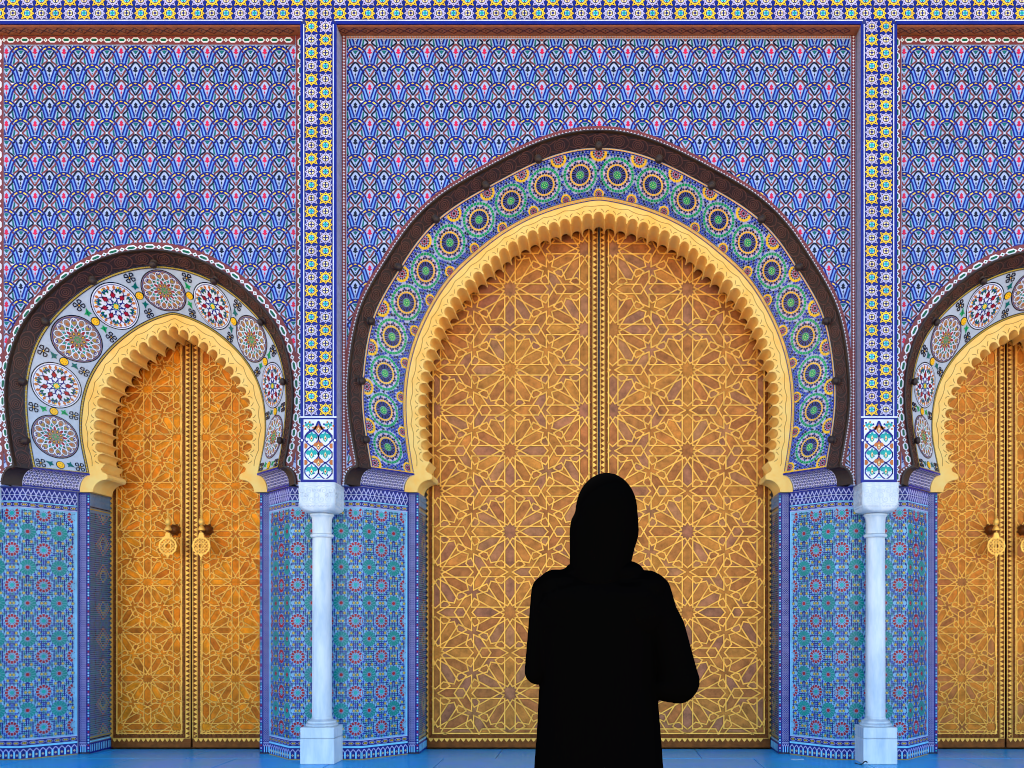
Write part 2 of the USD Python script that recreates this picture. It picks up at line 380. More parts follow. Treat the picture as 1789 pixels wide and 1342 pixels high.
# ---------------------------------------------------------------- pilasters
def palmette(x, y, s, c, inner, soup, h=.006):
    a = [(0, 1.0), (.22, .55), (.62, .62), (.95, .15), (.60, -.15), (.42, -.05), (.30, -.45), (0, -.75), (-.30, -.45), (-.42, -.05), (-.60, -.15), (-.95, .15), (-.62, .62), (-.22, .55)]
    soup.prism(Polygon([(x + s * p, y + s * q) for p, q in a]), c, h, .001)
    soup.prism(Polygon([(x, y + .35 * s), (x + .2 * s, y - .1 * s), (x, y - .6 * s), (x - .2 * s, y - .1 * s)]), P['CREAM'], h + .0012, h - .001)
    soup.prism(ngon(x, y - .15 * s, .12 * s, 6), inner, h + .002, h)
def pilaster(X, lab):
    t = thing('tiled_pilaster', lab, 'pilaster', (X, YF, 2.406)); x = 0.0
    w = PILW / 2; z0, z1, z2 = 2.406, 2.965, ZF - .001
    L = lambda V: plane(0.0)(V) - [0, 0, 2.406]
    solid(t, 'core', bx(-w, w, 0, .125, 0, z2 - z0), M['wall'])
    for q in (-1, 1):
        s = Soup(); s.prism(box(q * w - (.024 if q > 0 else 0), z1, q * w + (.024 if q < 0 else 0), z2), P['BLUE'], .008, .0005); put(t, 'blue_fillet', s, M['glaze'], L)
        s = Soup(); s.prism(box(q * (w - .0285) - .0035, z1 + .012, q * (w - .0285) + .0035, z2), P['WHITE'], .0075, .0005); put(t, 'white_fillet', s, M['glaze'], L)
    bed = Soup(); bed.prism(box(-w + .032, z1 + .014, w - .032, z2), P['BASE'], .0015, .0003); put(t, 'bed', bed, M['glaze'], L)
    kit = Soup(); zl = z1 + .014 + TH / 2; nr = int(round((R1 - zl) / TH)); k = 0
    for kk in range(1, nr + 1):
        z = R1 - kk * (R1 - zl) / nr
        for i in (0, 1):
            put(t, 'star_tile', STAR[(i + k + (1 if X < 0 else 0)) % 2 == 1], M['glaze'], L, (i - .5) * TW, z, tone=.05); kit.extend(KITE, (i - .5) * TW, z)
        k += 1
    put(t, 'blue_tile', kit, M['glaze'], L, kind='stuff')
    # arabesque panel over the capital
    s = Soup(); s.prism(box(-w, z0, w, z1), P['BLUE'], .004, 0); s.prism(box(-w, z1, w, z1 + .012), P['WHITE'], .0085, 0)
    put(t, 'panel_frame', s, M['glaze'], L)
    s = Soup(); s.prism(box(-w + .027, z0 + .03, w - .027, z1 - .014), P['WHITE'], .0055, .003)
    iw = w - .034; zb, zt = z0 + .036, z1 - .02
    put(t, 'panel_ground', s, M['glaze'], L)
    s = Soup()
    clip = box(-iw, zb, iw, zt)
    arch = stroke([(-iw, zb + .33), (-iw + .012, zb + .37), (-.07, zb + .405), (-.03, zb + .43), (0, zb + .49), (.03, zb + .43), (.07, zb + .405), (iw - .012, zb + .37), (iw, zb + .33)], .016, smooth=41)
    s.prism(arch.intersection(clip), P['BLUE'], .0085, .005)
    pitch = .142
    for col in (-1, 0, 1):
        for r in range(3):
            c = (col * .118, zb + .065 + r * pitch + .0)
            og = [(0, -pitch / 2 + .0), (.035, -.045), (.06, 0), (.035, .045), (0, pitch / 2)]
            for q in (-1, 1):
                line = stroke([(c[0] + .059 + q * (p - .0), c[1] + v) for p, v in og], .0105, smooth=17)
                for g_ in polys(line.intersection(clip)): s.prism(g_, P['BLUE'], .0078, .005)
    for r in range(3):
        for q in (-1, 1): palmette(q * .059, zb + .07 + r * pitch, .054, P['TURQ'], P['CRIM'], s, .0085)
    for r in range(3):
        palmette(0, zb + .14 + r * pitch, .048, P['RUST'], P['NAVY'], s, .0085)
        if r < 2:
            for q in (-1, 1):
                for g_ in polys(ngon(q * (iw - .006), zb + .14 + r * pitch, .024, 6).intersection(clip)): s.prism(g_, P['RUST'], .0085, .005)
    for q in (-1, 1):
        palmette(q * .085, zt - .05, .036, P['TURQ'], P['NAVY'], s, .0085)
        for k in range(7):
            a = k * .9; s.prism(ngon(q * (.085 + .042 * math.cos(a)), zt - .05 + .034 * math.sin(a), .009, 6), P['BLUE'] if k % 2 else P['RUST'], .008, .005)
        for r in range(22):
            cx, cz = q * (.006 + .112 * ((r * 7) % 11) / 11), zb + .012 + .018 * r
            if cz < zt - .06: s.prism(kite(cx, cz, -.010, .002, .014, r * 1.9, .012), P['BLUE' if r % 3 else 'CYAN'], .0072, .005)
    put(t, 'arabesque', s, M['glaze'], L)
    for q in (-1, 1):
        s = Soup(); s.prism(ngon(q * (w - .014), zb + .33, .019, 12), P['BLUE'], .009, .003); s.prism(ngon(q * (w - .014), zb + .33, .011, 4), P['WHITE'], .0105, .008); put(t, 'rivet', s, M['glaze'], L)
pilaster(-PILX, 'star-tiled pilaster over the column left of the large middle gate')
pilaster(PILX, 'star-tiled pilaster over the column right of the large middle gate')

# ---------------------------------------------------------------- tulip tiles
TK = .25 / 680
TUW, TUH = .25, .1575
def tulip_polys(red):
    f = lambda pts: [(x * TK, -y * TK) for x, y in pts]
    mir = lambda pts: [(-x, y) for x, y in pts]
    out = []
    oa = [(0, 300), (55, 306), (105, 326), (160, 362), (205, 398), (238, 445), (258, 512), (286, 592), (312, 690)]
    ia = [(0, 366), (60, 378), (108, 408), (146, 458), (184, 522), (208, 592), (231, 682), (246, 735)]
    il = [(-100, 20), (-80, 90), (-50, 170), (-26, 262)]; ol = [(-190, 40), (-151, 100), (-128, 170), (-104, 262), (-92, 312)]
    for m in (lambda p: p, mir):
        out.append((Polygon(f(m(il + ol[::-1]))), 'PETAL', .0022))
        out.append((Polygon(f(m([(-207, 150), (-178, 136), (-166, 216), (-146, 306), (-192, 284), (-204, 220)]))), 'TEAL', .0026))
        out.append((Polygon(f(m([(-238, 330), (-200, 312), (-150, 330), (-190, 352)]))), 'WHITE', .0024))
    out.append((stroke(f([(-120, 388), (-60, 346), (0, 334), (60, 346), (120, 388)]), 44 * TK, smooth=11), 'BASE', .0030))
    for line in (ia, oa):
        full = mir(line)[::-1] + line[1:]
        out.append((stroke(f(full), 37 * TK, smooth=31), 'BLUE', .0044 if line is oa else .0040))
    for x in (-106, 106): out.append((affinity.rotate(box((x - 36) * TK, -(370 + 15) * TK, (x + 36) * TK, -(370 - 15) * TK), -33 if x > 0 else 33), 'YEL', .0054))
    out.append((Polygon(f([(-36, 330), (0, 314), (36, 330), (0, 346)])), 'YEL', .0054))
    fl = [(-62, 26), (-24, -6), (-40, -32), (0, -84), (40, -32), (24, -6), (62, 26), (26, 44), (0, 66), (-26, 44)]
    k = 'RED' if red else 'NAVY'
    out.append((Polygon(f(fl)), k, .003)); out.append((Polygon(f([(0, 78), (16, 118), (0, 165), (-16, 118)])), k, .003)); out.append((ngon(0, -196 * TK, 10 * TK, 5), k, .003))
    out.append((Polygon(f([(-66, 412), (0, 398), (66, 412), (44, 432), (18, 474), (0, 486), (-18, 474), (-44, 432)])), 'TEAL', .003)); out.append((ngon(0, -524 * TK, 14 * TK, 6), 'TEAL', .003))
    va, vb = ('NAVY', 'BROWN') if red else ('BROWN', 'NAVY')
    D = lambda pts: f([(x + 340, y + 220) for x, y in pts])
    for w in ([(-112, -212), (-66, -140), (-28, -78), (0, -50), (28, -78), (66, -140), (112, -212)], [(-178, 246), (-145, 200), (-95, 130), (-48, 68), (0, 42), (48, 68), (95, 130), (145, 200), (178, 246)]):
        out.append((stroke(D(w), 39 * TK, smooth=17), va, .0034))
    ch = [(-142, -165), (-108, -75), (-46, -4), (-108, 56), (-158, 165)]
    for m in (lambda p: p, mir): out.append((stroke(D(m(ch)), 38 * TK, smooth=13), vb, .0030))
    out.append((Polygon(D([(-30, 0), (0, -16), (30, 0), (0, 16)])), 'WHITE', .0038))
    return out
TUL = {r: tulip_polys(r) for r in (True, False)}
def soup_of(pl):
    s = Soup()
    for p, c, h in pl: s.prism(p, P[c], h, .0004)
    return s
TULS = {r: soup_of(TUL[r]) for r in TUL}

def tulip_wall(parent, region, phase_x, x_lim, y=YT):
    pre = shapely.prepared.prep(region); x0, z0, x1, z1 = region.bounds; whole, part = [], []
    row = 0; z = 6.185 + 2 * TUH
    while z > z0 - .3:
        red = row % 2 == 0
        for i in range(-26, 27):
            x = phase_x + i * TUW + (0 if red else TUW / 2)
            if x < max(x0 - .3, x_lim[0]) or x > min(x1 + .3, x_lim[1]): continue
            bb = box(x - .122, z - .275, x + .20, z + .035)
            if pre.contains(bb): whole.append((x, z, red))
            elif pre.intersects(bb): part.append((x, z, red))
        row += 1; z -= TUH
    fn = plane(y)
    for x, z, red in whole[:300]: put(parent, 'tulip_tile', TULS[red], M['glaze'], plane(y - abs(rng.normal(0, .0006))), x + rng.normal(0, .0012), z + rng.normal(0, .0012), tone=.08)
    rest = Soup()
    for x, z, red in whole[300:]: rest.extend(TULS[red], x, z)
    for x, z, red in part:
        s = Soup()
        for p, c, h in TUL[red]:
            q = affinity.translate(p, x, z)
            if pre.contains(q): s.prism(q, P[c], h, .0004)
            elif pre.intersects(q):
                for g_ in polys(q.intersection(region)): s.prism(g_, P[c], h, .0004)
        if s.V: rest.extend(s)
    put(parent, 'cut_tulip_tile', rest, M['glaze'], fn, kind='stuff')

# ---------------------------------------------------------------- chains and bead borders
def chain(L, wide=.056, pitch=.122):
    """White and green chain of links along u, v from 0 to wide."""
    s = Soup(); n = max(1, int(round(L / pitch))); p = L / n; c = wide / 2
    for i in range(n):
        u = (i + .5) * p
        hexa = lambda a, b: Polygon([(u - a, c), (u - a + b, c - b), (u + a - b, c - b), (u + a, c), (u + a - b, c + b), (u - a + b, c + b)])
        s.prism(hexa(.041 * p / .122, .0225), P['WHITE'], .0075, .002); s.prism(hexa(.028 * p / .122, .010), P['DKGREEN'], .0086, .006)
        s.prism(ngon(i * p, c, .0185, 4), P['WHITE'], .007, .002); s.prism(ngon(i * p, c, .007, 4), P['DKGREEN'], .0084, .006)
    return s
def beads(L, wide=.036, pitch=.026, c1='WHITE', c2='BROWN'):
    s = Soup(); n = int(round(L / pitch)); p = L / n
    for i in range(n):
        u = (i + .5) * p
        a = np.arange(8) * PI4; r = np.where(np.arange(8) % 2 == 0, .0115, .0050)
        s.prism(Polygon(np.c_[u + r * np.cos(a), wide / 2 + r * np.sin(a)]), P[c1], .0078, .004)
    return s
def strip_bed(L, wide, c, h=.005):
    s = Soup(); n = max(1, int(L / .06))
    for i in range(n): s.prism(box(i * L / n, 0, (i + 1) * L / n, wide), P[c], h, -.004)
    return s

# ---------------------------------------------------------------- arch parts
def ring_scroll(L, W):
    """Carved scrolls along the dark splayed ring."""
    s = Soup(); n = int(L / .15); p = L / n; c = W * .52
    for i in range(n):
        u = (i + .5) * p
        for r in (.046, .030, .015):
            s.prism(ngon(u, c, r, 12).difference(ngon(u, c, r - .006, 12)), P['BROWN'], .0065, 0)
        for q in (-1, 1):
            s.prism(stroke([(u, c + q * .046), (u + .02, c + q * .056), (u + p / 2, c + q * .018), (u + p * .42, c - q * .03)], .006, smooth=9), P['BROWN'], .0055, 0)
            s.prism(stroke([(u - .02, c + q * .05), (u - p / 2 + .004, c + q * .03)], .006), P['BROWN'], .005, 0)
    for v in (.006, W - .008): s.prism(box(0, v - .004, .001, v + .004), P['BROWN'], .005, 0)
    return s

def medal24(s, u, v, R=.148, top=True):
    k = R / 275
    disc(s, u, v, 282 * k, P['STONE'], .002)
    s.prism(ngon(u, v, 62 * k, 16), P['GREEN'], .005, .001)
    for i in range(8): s.prism(ngon(u + 40 * k * math.cos(i * PI4), v + 40 * k * math.sin(i * PI4), 7 * k, 5), P['CREAM'], .0058, .004)
    s.prism(ngon(u, v, 10 * k, 6), P['CREAM'], .0058, .004)
    for i in range(24):
        a = i * math.pi / 12
        s.prism(wedge(u, v, 68 * k, 142 * k, a, 13 * k, 31 * k), P['NAVY'] if i % 2 else P['BASE'], .0045, .001)
        s.prism(wedge(u, v, 146 * k, 172 * k, a, 32 * k, 34 * k), P['ORANGE'], .005, .001)
        s.prism(kite(u, v, 172 * k, 188 * k, 212 * k, a + math.pi / 24, 44 * k), P['MAROON' if i % 2 else 'NAVY'], .0045, .001)
        s.prism(kite(u, v, 190 * k, 214 * k, 238 * k, a, 34 * k), P['BLUE'] if i % 2 else P['PINK'], .0048, .001)
    for i in range(32):
        a = i * math.pi / 16; s.prism(wedge(u, v, 240 * k, 278 * k, a, 38 * k, 45 * k), P['GREEN'], .005, .001)

def small_rose(s, u, v, r, clip):
    for i in range(12):
        a = i * math.pi / 6
        s_add(s, wedge(u, v, r * .70, r, a, r * .32, r * .46), P['ORANGE'], .005, clip)
        s_add(s, kite(u, v, r * .5, r * .62, r * .74, a + math.pi / 12, r * .22), P['NAVY'], .0045, clip)
    for i in range(8): s_add(s, ngon(u + r * .36 * math.cos(i * PI4), v + r * .36 * math.sin(i * PI4), r * .13, 5), P['CRIM'], .005, clip)
    s_add(s, ngon(u, v, r * .17, 8), P['NAVY'], .005, clip)
def s_add(s, p, c, h, clip):
    if clip is None or clip.contains(p): s.prism(p, c, h, .001)
    else:
        for g_ in polys(p.intersection(clip)): s.prism(g_, c, h, .001)

def medal_lattice(s, u, v, R):
    disc(s, u, v, R, P['NAVY'], .002); disc(s, u, v, R * .955, P['TAN'], .0032)
    s.prism(ngon(u, v, R * .93, 40).difference(ngon(u, v, R * .905, 40)), P['BLUE'], .0042, .002)
    def dot(rr, a, r, n, c, h=.0056, a0=0): s.prism(ngon(u + R * rr * math.cos(a), v + R * rr * math.sin(a), R * r, n, a + a0), P[c], h, .002)
    for i in range(8):
        a = i * PI4 + PI4 / 2
        s.prism(kite(u, v, R * .05, R * .10, R * .17, a, R * .06), P['GREEN'], .0056, .002)
        s.prism(kite(u, v, R * .17, R * .25, R * .33, a, R * .13), P['NAVY'], .0056, .002); s.prism(kite(u, v, R * .2, R * .25, R * .30, a, R * .07), P['ORANGE'], .0062, .004)
        b_ = i * PI4
        for q in (-1, 1): s.prism(wedge(u, v, R * .32, R * .47, b_ + q * .10, R * .05, R * .09), P['CRIM'], .0056, .002)
        dot(.82, b_, .085, 4, 'BLUE'); dot(.82, b_, .04, 4, 'SAND', .0062)
        dot(.42, a, .05, 5, 'TURQ')
    for i in range(16):
        a = i * PI4 / 2
        dot(.56, a + PI4 / 4, .055, 5, 'TURQ' if i % 2 else 'DKGREEN'); dot(.685, a, .06, 6, 'RUST' if i % 2 else 'OCHRE'); dot(.80, a + PI4 / 4, .048, 6, 'RUST')
        dot(.875, a + PI4 / 8, .022, 3, 'TURQ'); dot(.875, a - PI4 / 8, .022, 3, 'NAVY')
    for i in range(16):                                             # white interlaced bands over thin blue shadows
        a = i * PI4 / 2
        pts = [(u + R * r_ * math.cos(a + d), v + R * r_ * math.sin(a + d)) for r_, d in ((.34, -.20), (.5, -.05), (.63, .16), (.76, .17), (.885, .0))]
        pt2 = [(u + R * r_ * math.cos(a - d), v + R * r_ * math.sin(a - d)) for r_, d in ((.34, -.20), (.5, -.05), (.63, .16), (.76, .17), (.885, .0))]
        for q in (pts, pt2):
            s.prism(stroke(q, R * .052, 1, smooth=9), P['NAVY'], .0058, .002); s.prism(stroke(q, R * .036, 1, smooth=9), P['WHITE'], .0068, .004)

def medal_flower(s, u, v, R):
    disc(s, u, v, R, P['NAVY'], .002); disc(s, u, v, R * .955, P['WHITE'], .0032)
    s.prism(ngon(u, v, R * .91, 40).difference(ngon(u, v, R * .885, 40)), P['BLUE'], .0042, .002)
    for i in range(4): s.prism(ngon(u + R * .06 * math.cos(i * 2 * PI4), v + R * .06 * math.sin(i * 2 * PI4), R * .05, 6), P['YEL'], .0066, .002)
    s.prism(ngon(u, v, R * .14, 8).difference(ngon(u, v, R * .11, 8)), P['GREEN'], .006, .002)
    pol = lambda r_, a: (u + R * r_ * math.cos(a), v + R * r_ * math.sin(a))
    for i in range(8):
        a = i * PI4 + PI4 / 2
        s.prism(stroke([pol(.13, a), pol(.34, a + .42), pol(.5, a + PI4)], R * .035, 1), P['BLUE'], .0058, .002)
        s.prism(stroke([pol(.13, a), pol(.34, a - .42), pol(.5, a - PI4)], R * .035, 1), P['BLUE'], .0054, .002)
        s.prism(kite(u, v, R * .32, R * .47, R * .64, a, R * .23), P['NAVY'], .006, .002)
        for q in (-1, 1): s.prism(kite(u, v, R * .35, R * .47, R * .61, a + q * .07, R * .085), P['CRIM'], .0068, .004)
        for q in (-1, 1):
            s.prism(stroke([pol(.6, a), pol(.72, a + q * .22), pol(.66, a + q * .40)], R * .03, 1, smooth=7), P['BLUE'], .0058, .002)
            s.prism(kite(u, v, R * .56, R * .66, R * .78, a + q * .28, R * .11), P['DKGREEN'], .0056, .002)
            s.prism(kite(u, v, R * .68, R * .79, R * .885, a + q * .14, R * .12), P['RUST'], .0060, .002)
            s.prism(ngon(*pol(.80, a + q * .33), R * .045, 5), P['ORANGE' if q > 0 else 'RUST'], .006, .002)
        s.prism(kite(u, v, R * .64, R * .74, R * .87, a + PI4 / 2, R * .09), P['TEAL'], .0056, .002)
        s.prism(kite(u, v, R * .20, R * .26, R * .32, a + PI4 / 2, R * .07), P['DKGREEN'], .0054, .002)

def knot(s, u, v, r, clip, c='NAVY'):
    for a in range(4):
        t = a * math.pi / 2 + PI4
        loop = [(u + r * (.15 * math.cos(t + 2)), v + r * .15 * math.sin(t + 2)), (u + r * .9 * math.cos(t - .45), v + r * .9 * math.sin(t - .45)), (u + r * 1.05 * math.cos(t), v + r * 1.05 * math.sin(t)), (u + r * .9 * math.cos(t + .45), v + r * .9 * math.sin(t + .45)), (u + r * .15 * math.cos(t - 2), v + r * .15 * math.sin(t - 2))]
        s_add(s, stroke(loop, r * .17, 1), P[c], .005 + .0003 * a, clip)
    s_add(s, ngon(u, v, r * .16, 4), P['ORANGE'], .0072, clip)
def leaf(s, u, v, r, a, c='GREEN'):
    rot = lambda p: (u + r * (p[0] * math.cos(a) - p[1] * math.sin(a)), v + r * (p[0] * math.sin(a) + p[1] * math.cos(a)))
    s.prism(Polygon([rot(p) for p in [(-1, 0), (-.45, .32), (-.35, .85), (.05, .38), (1, .0), (.05, -.38), (-.35, -.85), (-.45, -.32)]]), P[c], .005, .001)
    s.prism(Polygon([rot(p) for p in [(-.7, 0), (.0, .14), (.6, 0), (.0, -.14)]]), P['DKGREEN'], .0058, .004)

def arch_parts(t, A, side):
    L = A.L
    # --- border of the tulip wall along the arch
    wide = .072 if side else .046
    e0 = A.plane(YT)
    out_fn = lambda V: e0(np.c_[V[:, 0], -V[:, 1], V[:, 2]])
    flip = lambda s: [s.F.__setitem__(i, f[:, ::-1]) for i, f in enumerate(s.F)] and s
    put(t, 'border_bed', flip(strip_bed(L, wide, 'BROWN')), M['glaze'], out_fn)
    s = chain(L, .062) if side else beads(L, .030)
    put(t, 'chain_border' if side else 'bead_border', flip(s), M['glaze'], out_fn)
    # --- dark carved ring
    u = np.r_[np.linspace(0, L, 241)]
    fnr, W = A.splay(.004, T1 - .001, YT - .004, YM)
    solid(t, 'carved_ring', surf(fnr, u, np.linspace(0, W, 3)), M['carved'])
    # front lip: a swept quarter of a bead
    lipprof = [(-.006, 0), (-.008, .022), (-.002, .032), (.008, .032), (.012, .02), (.012, -.01)]
    ring = np.vstack([A.plane(YT)(np.c_[u, np.full(len(u), a), np.full(len(u), h)]) for a, h in lipprof])
    n = len(u); F = []
    for j in range(len(lipprof) - 1):
        i = np.arange(n - 1); F += [np.c_[j * n + i, j * n + i + 1, (j + 1) * n + i + 1], np.c_[j * n + i, (j + 1) * n + i + 1, (j + 1) * n + i]]
    solid(t, 'ring_lip', (ring, np.vstack(F)), M['carved'], smooth=50)
    s = ring_scroll(L, W); V, F2, _ = s.merged(fn=fnr); solid(t, 'carving', (V, F2), M['carved_hi'], kind='stuff')
    k = 9 if side else 15
    for i in range(k):                                              # turned bosses under the ring
        uu = L * (i + .5) / k
        q = fnr(np.array([[uu, W * .80, 0], [uu, W * .80, 1.0]])); d = q[1] - q[0]; d = d / np.linalg.norm(d)
        v_, f_ = lathe([(.030, -.01), (.034, .008), (.022, .018), (.030, .034), (.034, .046), (.026, .058), (.010, .064), (.001, .068)], 12)
        R_ = trimesh.geometry.align_vectors([0, 0, 1], d)[:3, :3]
        solid(t, 'boss', (v_ @ R_.T + q[0], f_), M['carved'], smooth=40)
    # --- foot of the ring: hollow moulding that swings out over the pier
    fa = A.foot
    def foot(side_sign, t0, t1, y0, y1, nv=2):
        th = np.linspace(0, math.pi / 2, 9); dx = .095 * np.sin(th); z = 2.577 - .012 - .135 * (1 - np.cos(th))
        dx = np.r_[0, dx, dx[-1]]; z = np.r_[2.577, z, 2.414]
        V = []
        for tt, y in zip(np.linspace(t0, t1, nv), np.linspace(y0, y1, nv)):
            V.append(np.c_[A.axis + side_sign * (fa - tt + dx), np.full(len(z), y), z])
        m = len(z); V = np.vstack(V); F = []
        for r in range(nv - 1):
            i = np.arange(m - 1); F += [np.c_[r * m + i, (r + 1) * m + i, (r + 1) * m + i + 1], np.c_[r * m + i, (r + 1) * m + i + 1, r * m + i + 1]]
        F = np.vstack(F); return V, (F if side_sign < 0 else F[:, ::-1]), np.r_[0, np.cumsum(np.hypot(np.diff(dx), np.diff(z)))], dx, z
    for q in (-1, 1):
        V, F, *_ = foot(q, -.004, T1 - .001, YT - .03, YM); solid(t, 'ring_foot', (V, F), M['carved'], smooth=40)
        fl = [(fa + .002, 2.60), (fa + .002, 2.572)] + [(fa + .003 + .095 * math.sin(a), 2.565 - .135 * (1 - math.cos(a))) for a in np.linspace(0, math.pi / 2, 9)] + [(fa + .098, 2.412)]
        pr = LineString([(q * (x + .004), z_) for x, z_ in fl]).buffer(.008, cap_style='flat', join_style='mitre')
        bd = LineString([(q * (x + .028), z_) for x, z_ in fl[1:-1]] + [(q * (fa + .126), 2.412)]).buffer(.017, cap_style='flat', join_style='round')
        bs = Soup(); bs.prism(bd, P['BROWN'], .005, -.002)
        for d_ in np.arange(.01, .22, .026): pnt = LineString([(q * (x + .028), z_) for x, z_ in fl[1:]]).interpolate(d_); bs.prism(ngon(pnt.x, pnt.y, .0095, 4), P['WHITE'], .0078, .004)
        put(t, 'foot_border', bs, M['glaze'], plane(YT, A.axis))
        sp = Soup(); sp.prism(pr.buffer(0), P['BROWN'], .03, -.09, True); Vp, Fp, _ = sp.merged(fn=plane(YT, A.axis)); solid(t, 'ring_foot_cheek', (Vp, Fp), M['carved'])
        V, F, sl, dx, z = foot(q, T1 + .001, .40, YM + .001, YP); solid(t, 'cavetto', (V, F), mat_bed, smooth=40)
        # small blue and white tiles on the hollow moulding
        s = Soup(); Wc = math.hypot(.40 - T1, .34); tot = sl[-1]; p_ = .0265
        for i in range(int(Wc / p_)):
            for j in range(int((tot - .02) / p_)):
                cu, cv = (i + .5) * p_, .012 + (j + .5) * p_
                s.prism(ngon(cu, cv, .0112, 8, PI4 / 2), P['NAVY' if (i + j) % 2 else 'BASE'], .003, .0003); s.prism(ngon(cu, cv, .0058, 4), P['LAV'], .0038, .002)
        s.prism(box(0, tot - .016, Wc, tot - .002), P['BLUE'], .006, 0); s.prism(box(0, .001, Wc, .010), P['BLUE'], .005, 0)
        def fc(V, q=q, dx=dx, z=z, sl=sl):
            r = V[:, 0] / Wc; D = np.interp(V[:, 1], sl, dx); Z = np.interp(V[:, 1], sl, z); g = np.gradient(dx, sl); gz = np.gradient(z, sl)
            nx, nz = np.interp(V[:, 1], sl, gz), -np.interp(V[:, 1], sl, g)
            X = fa - (T1 + .001 + r * (.399 - T1)) + D
            return np.c_[A.axis + q * (X + nx * V[:, 2]), YM + .001 + r * (YP - YM) - V[:, 2] * .3, Z + nz * V[:, 2]]
        if q > 0: flip(s)
        put(t, 'check_tile', s, M['glaze'], fc, kind='stuff')
    # --- the slanted tile band
    fnb, W = A.splay(T1 + .001, .40, YM, YP)
    sb = Soup(); sb.V, sb.F = [surf(fnb, u, np.linspace(0, W, 4))[0]], [surf(fnb, u, np.linspace(0, W, 4))[1]]
    solid(t, 'band_bed', (sb.V[0], sb.F[0]), mat_sand if side else mat_stone)
    clip = box(.0, .024, L, W - .04)
    if not side:
        N = 22; p_ = (L - .10) / N; cs = [.05 + (i + .5) * p_ for i in range(N)]
        for c in cs:
            s = Soup(); medal24(s, c, W * .47); put(t, 'medallion', s, M['glaze'], fnb, tone=.03)
        taken = [Point(c, W * .47).buffer(.160) for c in cs]
        roses = []
        for i in range(N + 1):
            c = .05 + i * p_
            roses += [(c, .045, .066), (c, W - .058, .050)]
        for c, v, r in roses:
            s = Soup(); small_rose(s, c, v, r, clip); put(t, 'half_rosette', s, M['glaze'], fnb)
        taken = unary_union(taken + [Point(c, v).buffer(r + .004) for c, v, r in roses]); pt_ = shapely.prepared.prep(taken)
        s = Soup(); g_ = .027; r1 = random.Random(5)
        for i in range(int(L / g_)):
            for j in range(int(W / (g_ * .866)) + 1):
                cu, cv = (i + .5 + .5 * (j % 2)) * g_, .03 + j * g_ * .866
                if not clip.contains(Point(cu, cv)) or pt_.contains(Point(cu, cv)): continue
                s.prism(ngon(cu, cv, .0094, 8), P['NAVY'] if (i + 2 * j) % 3 == 0 else P['AZURE'], .004, .0004)
                for k in range(3):
                    a = k * 2 * math.pi / 3 + .52 + (math.pi if j % 2 else 0)
                    s.prism(ngon(cu + .0145 * math.cos(a), cv + .0145 * math.sin(a), .0056, 4, a), P[('AZURE', 'JADE', 'NAVY', 'AZURE')[(i * 7 + j * 3 + k) % 4]], .0036, .0004)
        put(t, 'zellige_ground', s, M['glaze'], fnb, kind='stuff')
        s = Soup()
        for v0, hgt, c1 in ((0, .008, 'ORANGE'), (W - .036, .012, 'ORANGE'), (W - .020, .010, 'ORANGE')):
            n = int(L / .017)
            for i in range(n): s.prism(box((i + .12) * L / n, v0 + .003, (i + .88) * L / n, v0 + .003 + hgt), P[c1], .004, .0004)
        for v0, hgt in ((.013, .007), (W - .040, .004), (W - .0085, .006)):
            for i in range(160): s.prism(box(i * L / 160, v0, (i + 1) * L / 160, v0 + hgt), P['BLUE'], .0045, .0002)
        put(t, 'gold_bead', s, M['glaze'], fnb, kind='stuff')
        fn2 = fnb
    else:
        N = 9; p_ = (L - .16) / N; cs = [.08 + (i + .5) * p_ for i in range(N)]; R = .197; v0 = W * .5
        for i, c in enumerate(cs):
            s = Soup(); (medal_lattice if i % 2 == 0 else medal_flower)(s, c, v0, R)
            put(t, 'medallion', s, M['glaze'], fnb, tone=.03, label='round tile medallion of white interlace' if i % 2 == 0 else 'round tile medallion of red buds and blue scrolls')
        for i in range(N + 1):
            c = .055 if i == 0 else L - .055 if i == N else .08 + i * p_
            sgn = 1 if c < L / 2 else -1
            s = Soup(); s.prism(ngon(c, v0, .036, 14), P['NAVY'], .003, 0); s.prism(ngon(c, v0, .030, 14), P['ORANGE'], .007, .002)
            for k in range(6): s.prism(ngon(c + .016 * math.cos(k * 1.047), v0 + .016 * math.sin(k * 1.047), .0045, 5), P['RUST'], .0078, .006)
            put(t, 'gold_button', s, M['glaze'], fnb)
            for q in (-1, 1):
                s = Soup(); leaf(s, c + .008 * sgn, v0 + q * .085, .036, (math.pi / 2) * q + .5 * sgn, 'GREEN' if i % 2 else 'TEAL'); put(t, 'leaf_tile', s, M['glaze'], fnb)
                s = Soup(); knot(s, c, v0 + q * .160, .042, box(0, .02, L, W - .02)); put(t, 'knot_tile', s, M['glaze'], fnb)
        s = Soup(); n = 150
        for v_, hh, c1, z_ in ((.0, .004, 'NAVY', .004), (.005, .012, 'OCHRE', .004), (.018, .005, 'NAVY', .0045), (W - .005, .005, 'NAVY', .004), (W - .018, .012, 'OCHRE', .004), (W - .024, .005, 'NAVY', .0045)):
            for i in range(n): s.prism(box((i + (.06 if c1 == 'OCHRE' else 0)) * L / n, v_, (i + (.94 if c1 == 'OCHRE' else 1)) * L / n, v_ + hh), P[c1], z_, .0002)
        put(t, 'edge_line', s, M['glaze'], fnb, kind='stuff')
    s = Soup()                                                       # closing strip at the band's feet
    for q in (0, 1):
        a, b_ = (0, .022) if q == 0 else (L - .022, L)
        for i in range(26): s.prism(box(a + .002, (i + .1) * W / 26, b_ - .008, (i + .9) * W / 26), P['ORANGE' if not side else 'OCHRE'], .0055, .0002)
        s.prism(box(*( (0, 0, .006, W) if q == 0 else (L - .006, 0, L, W))), P['BLUE'], .007, 0)
    put(t, 'foot_bead', s, M['glaze'], fnb, kind='stuff')
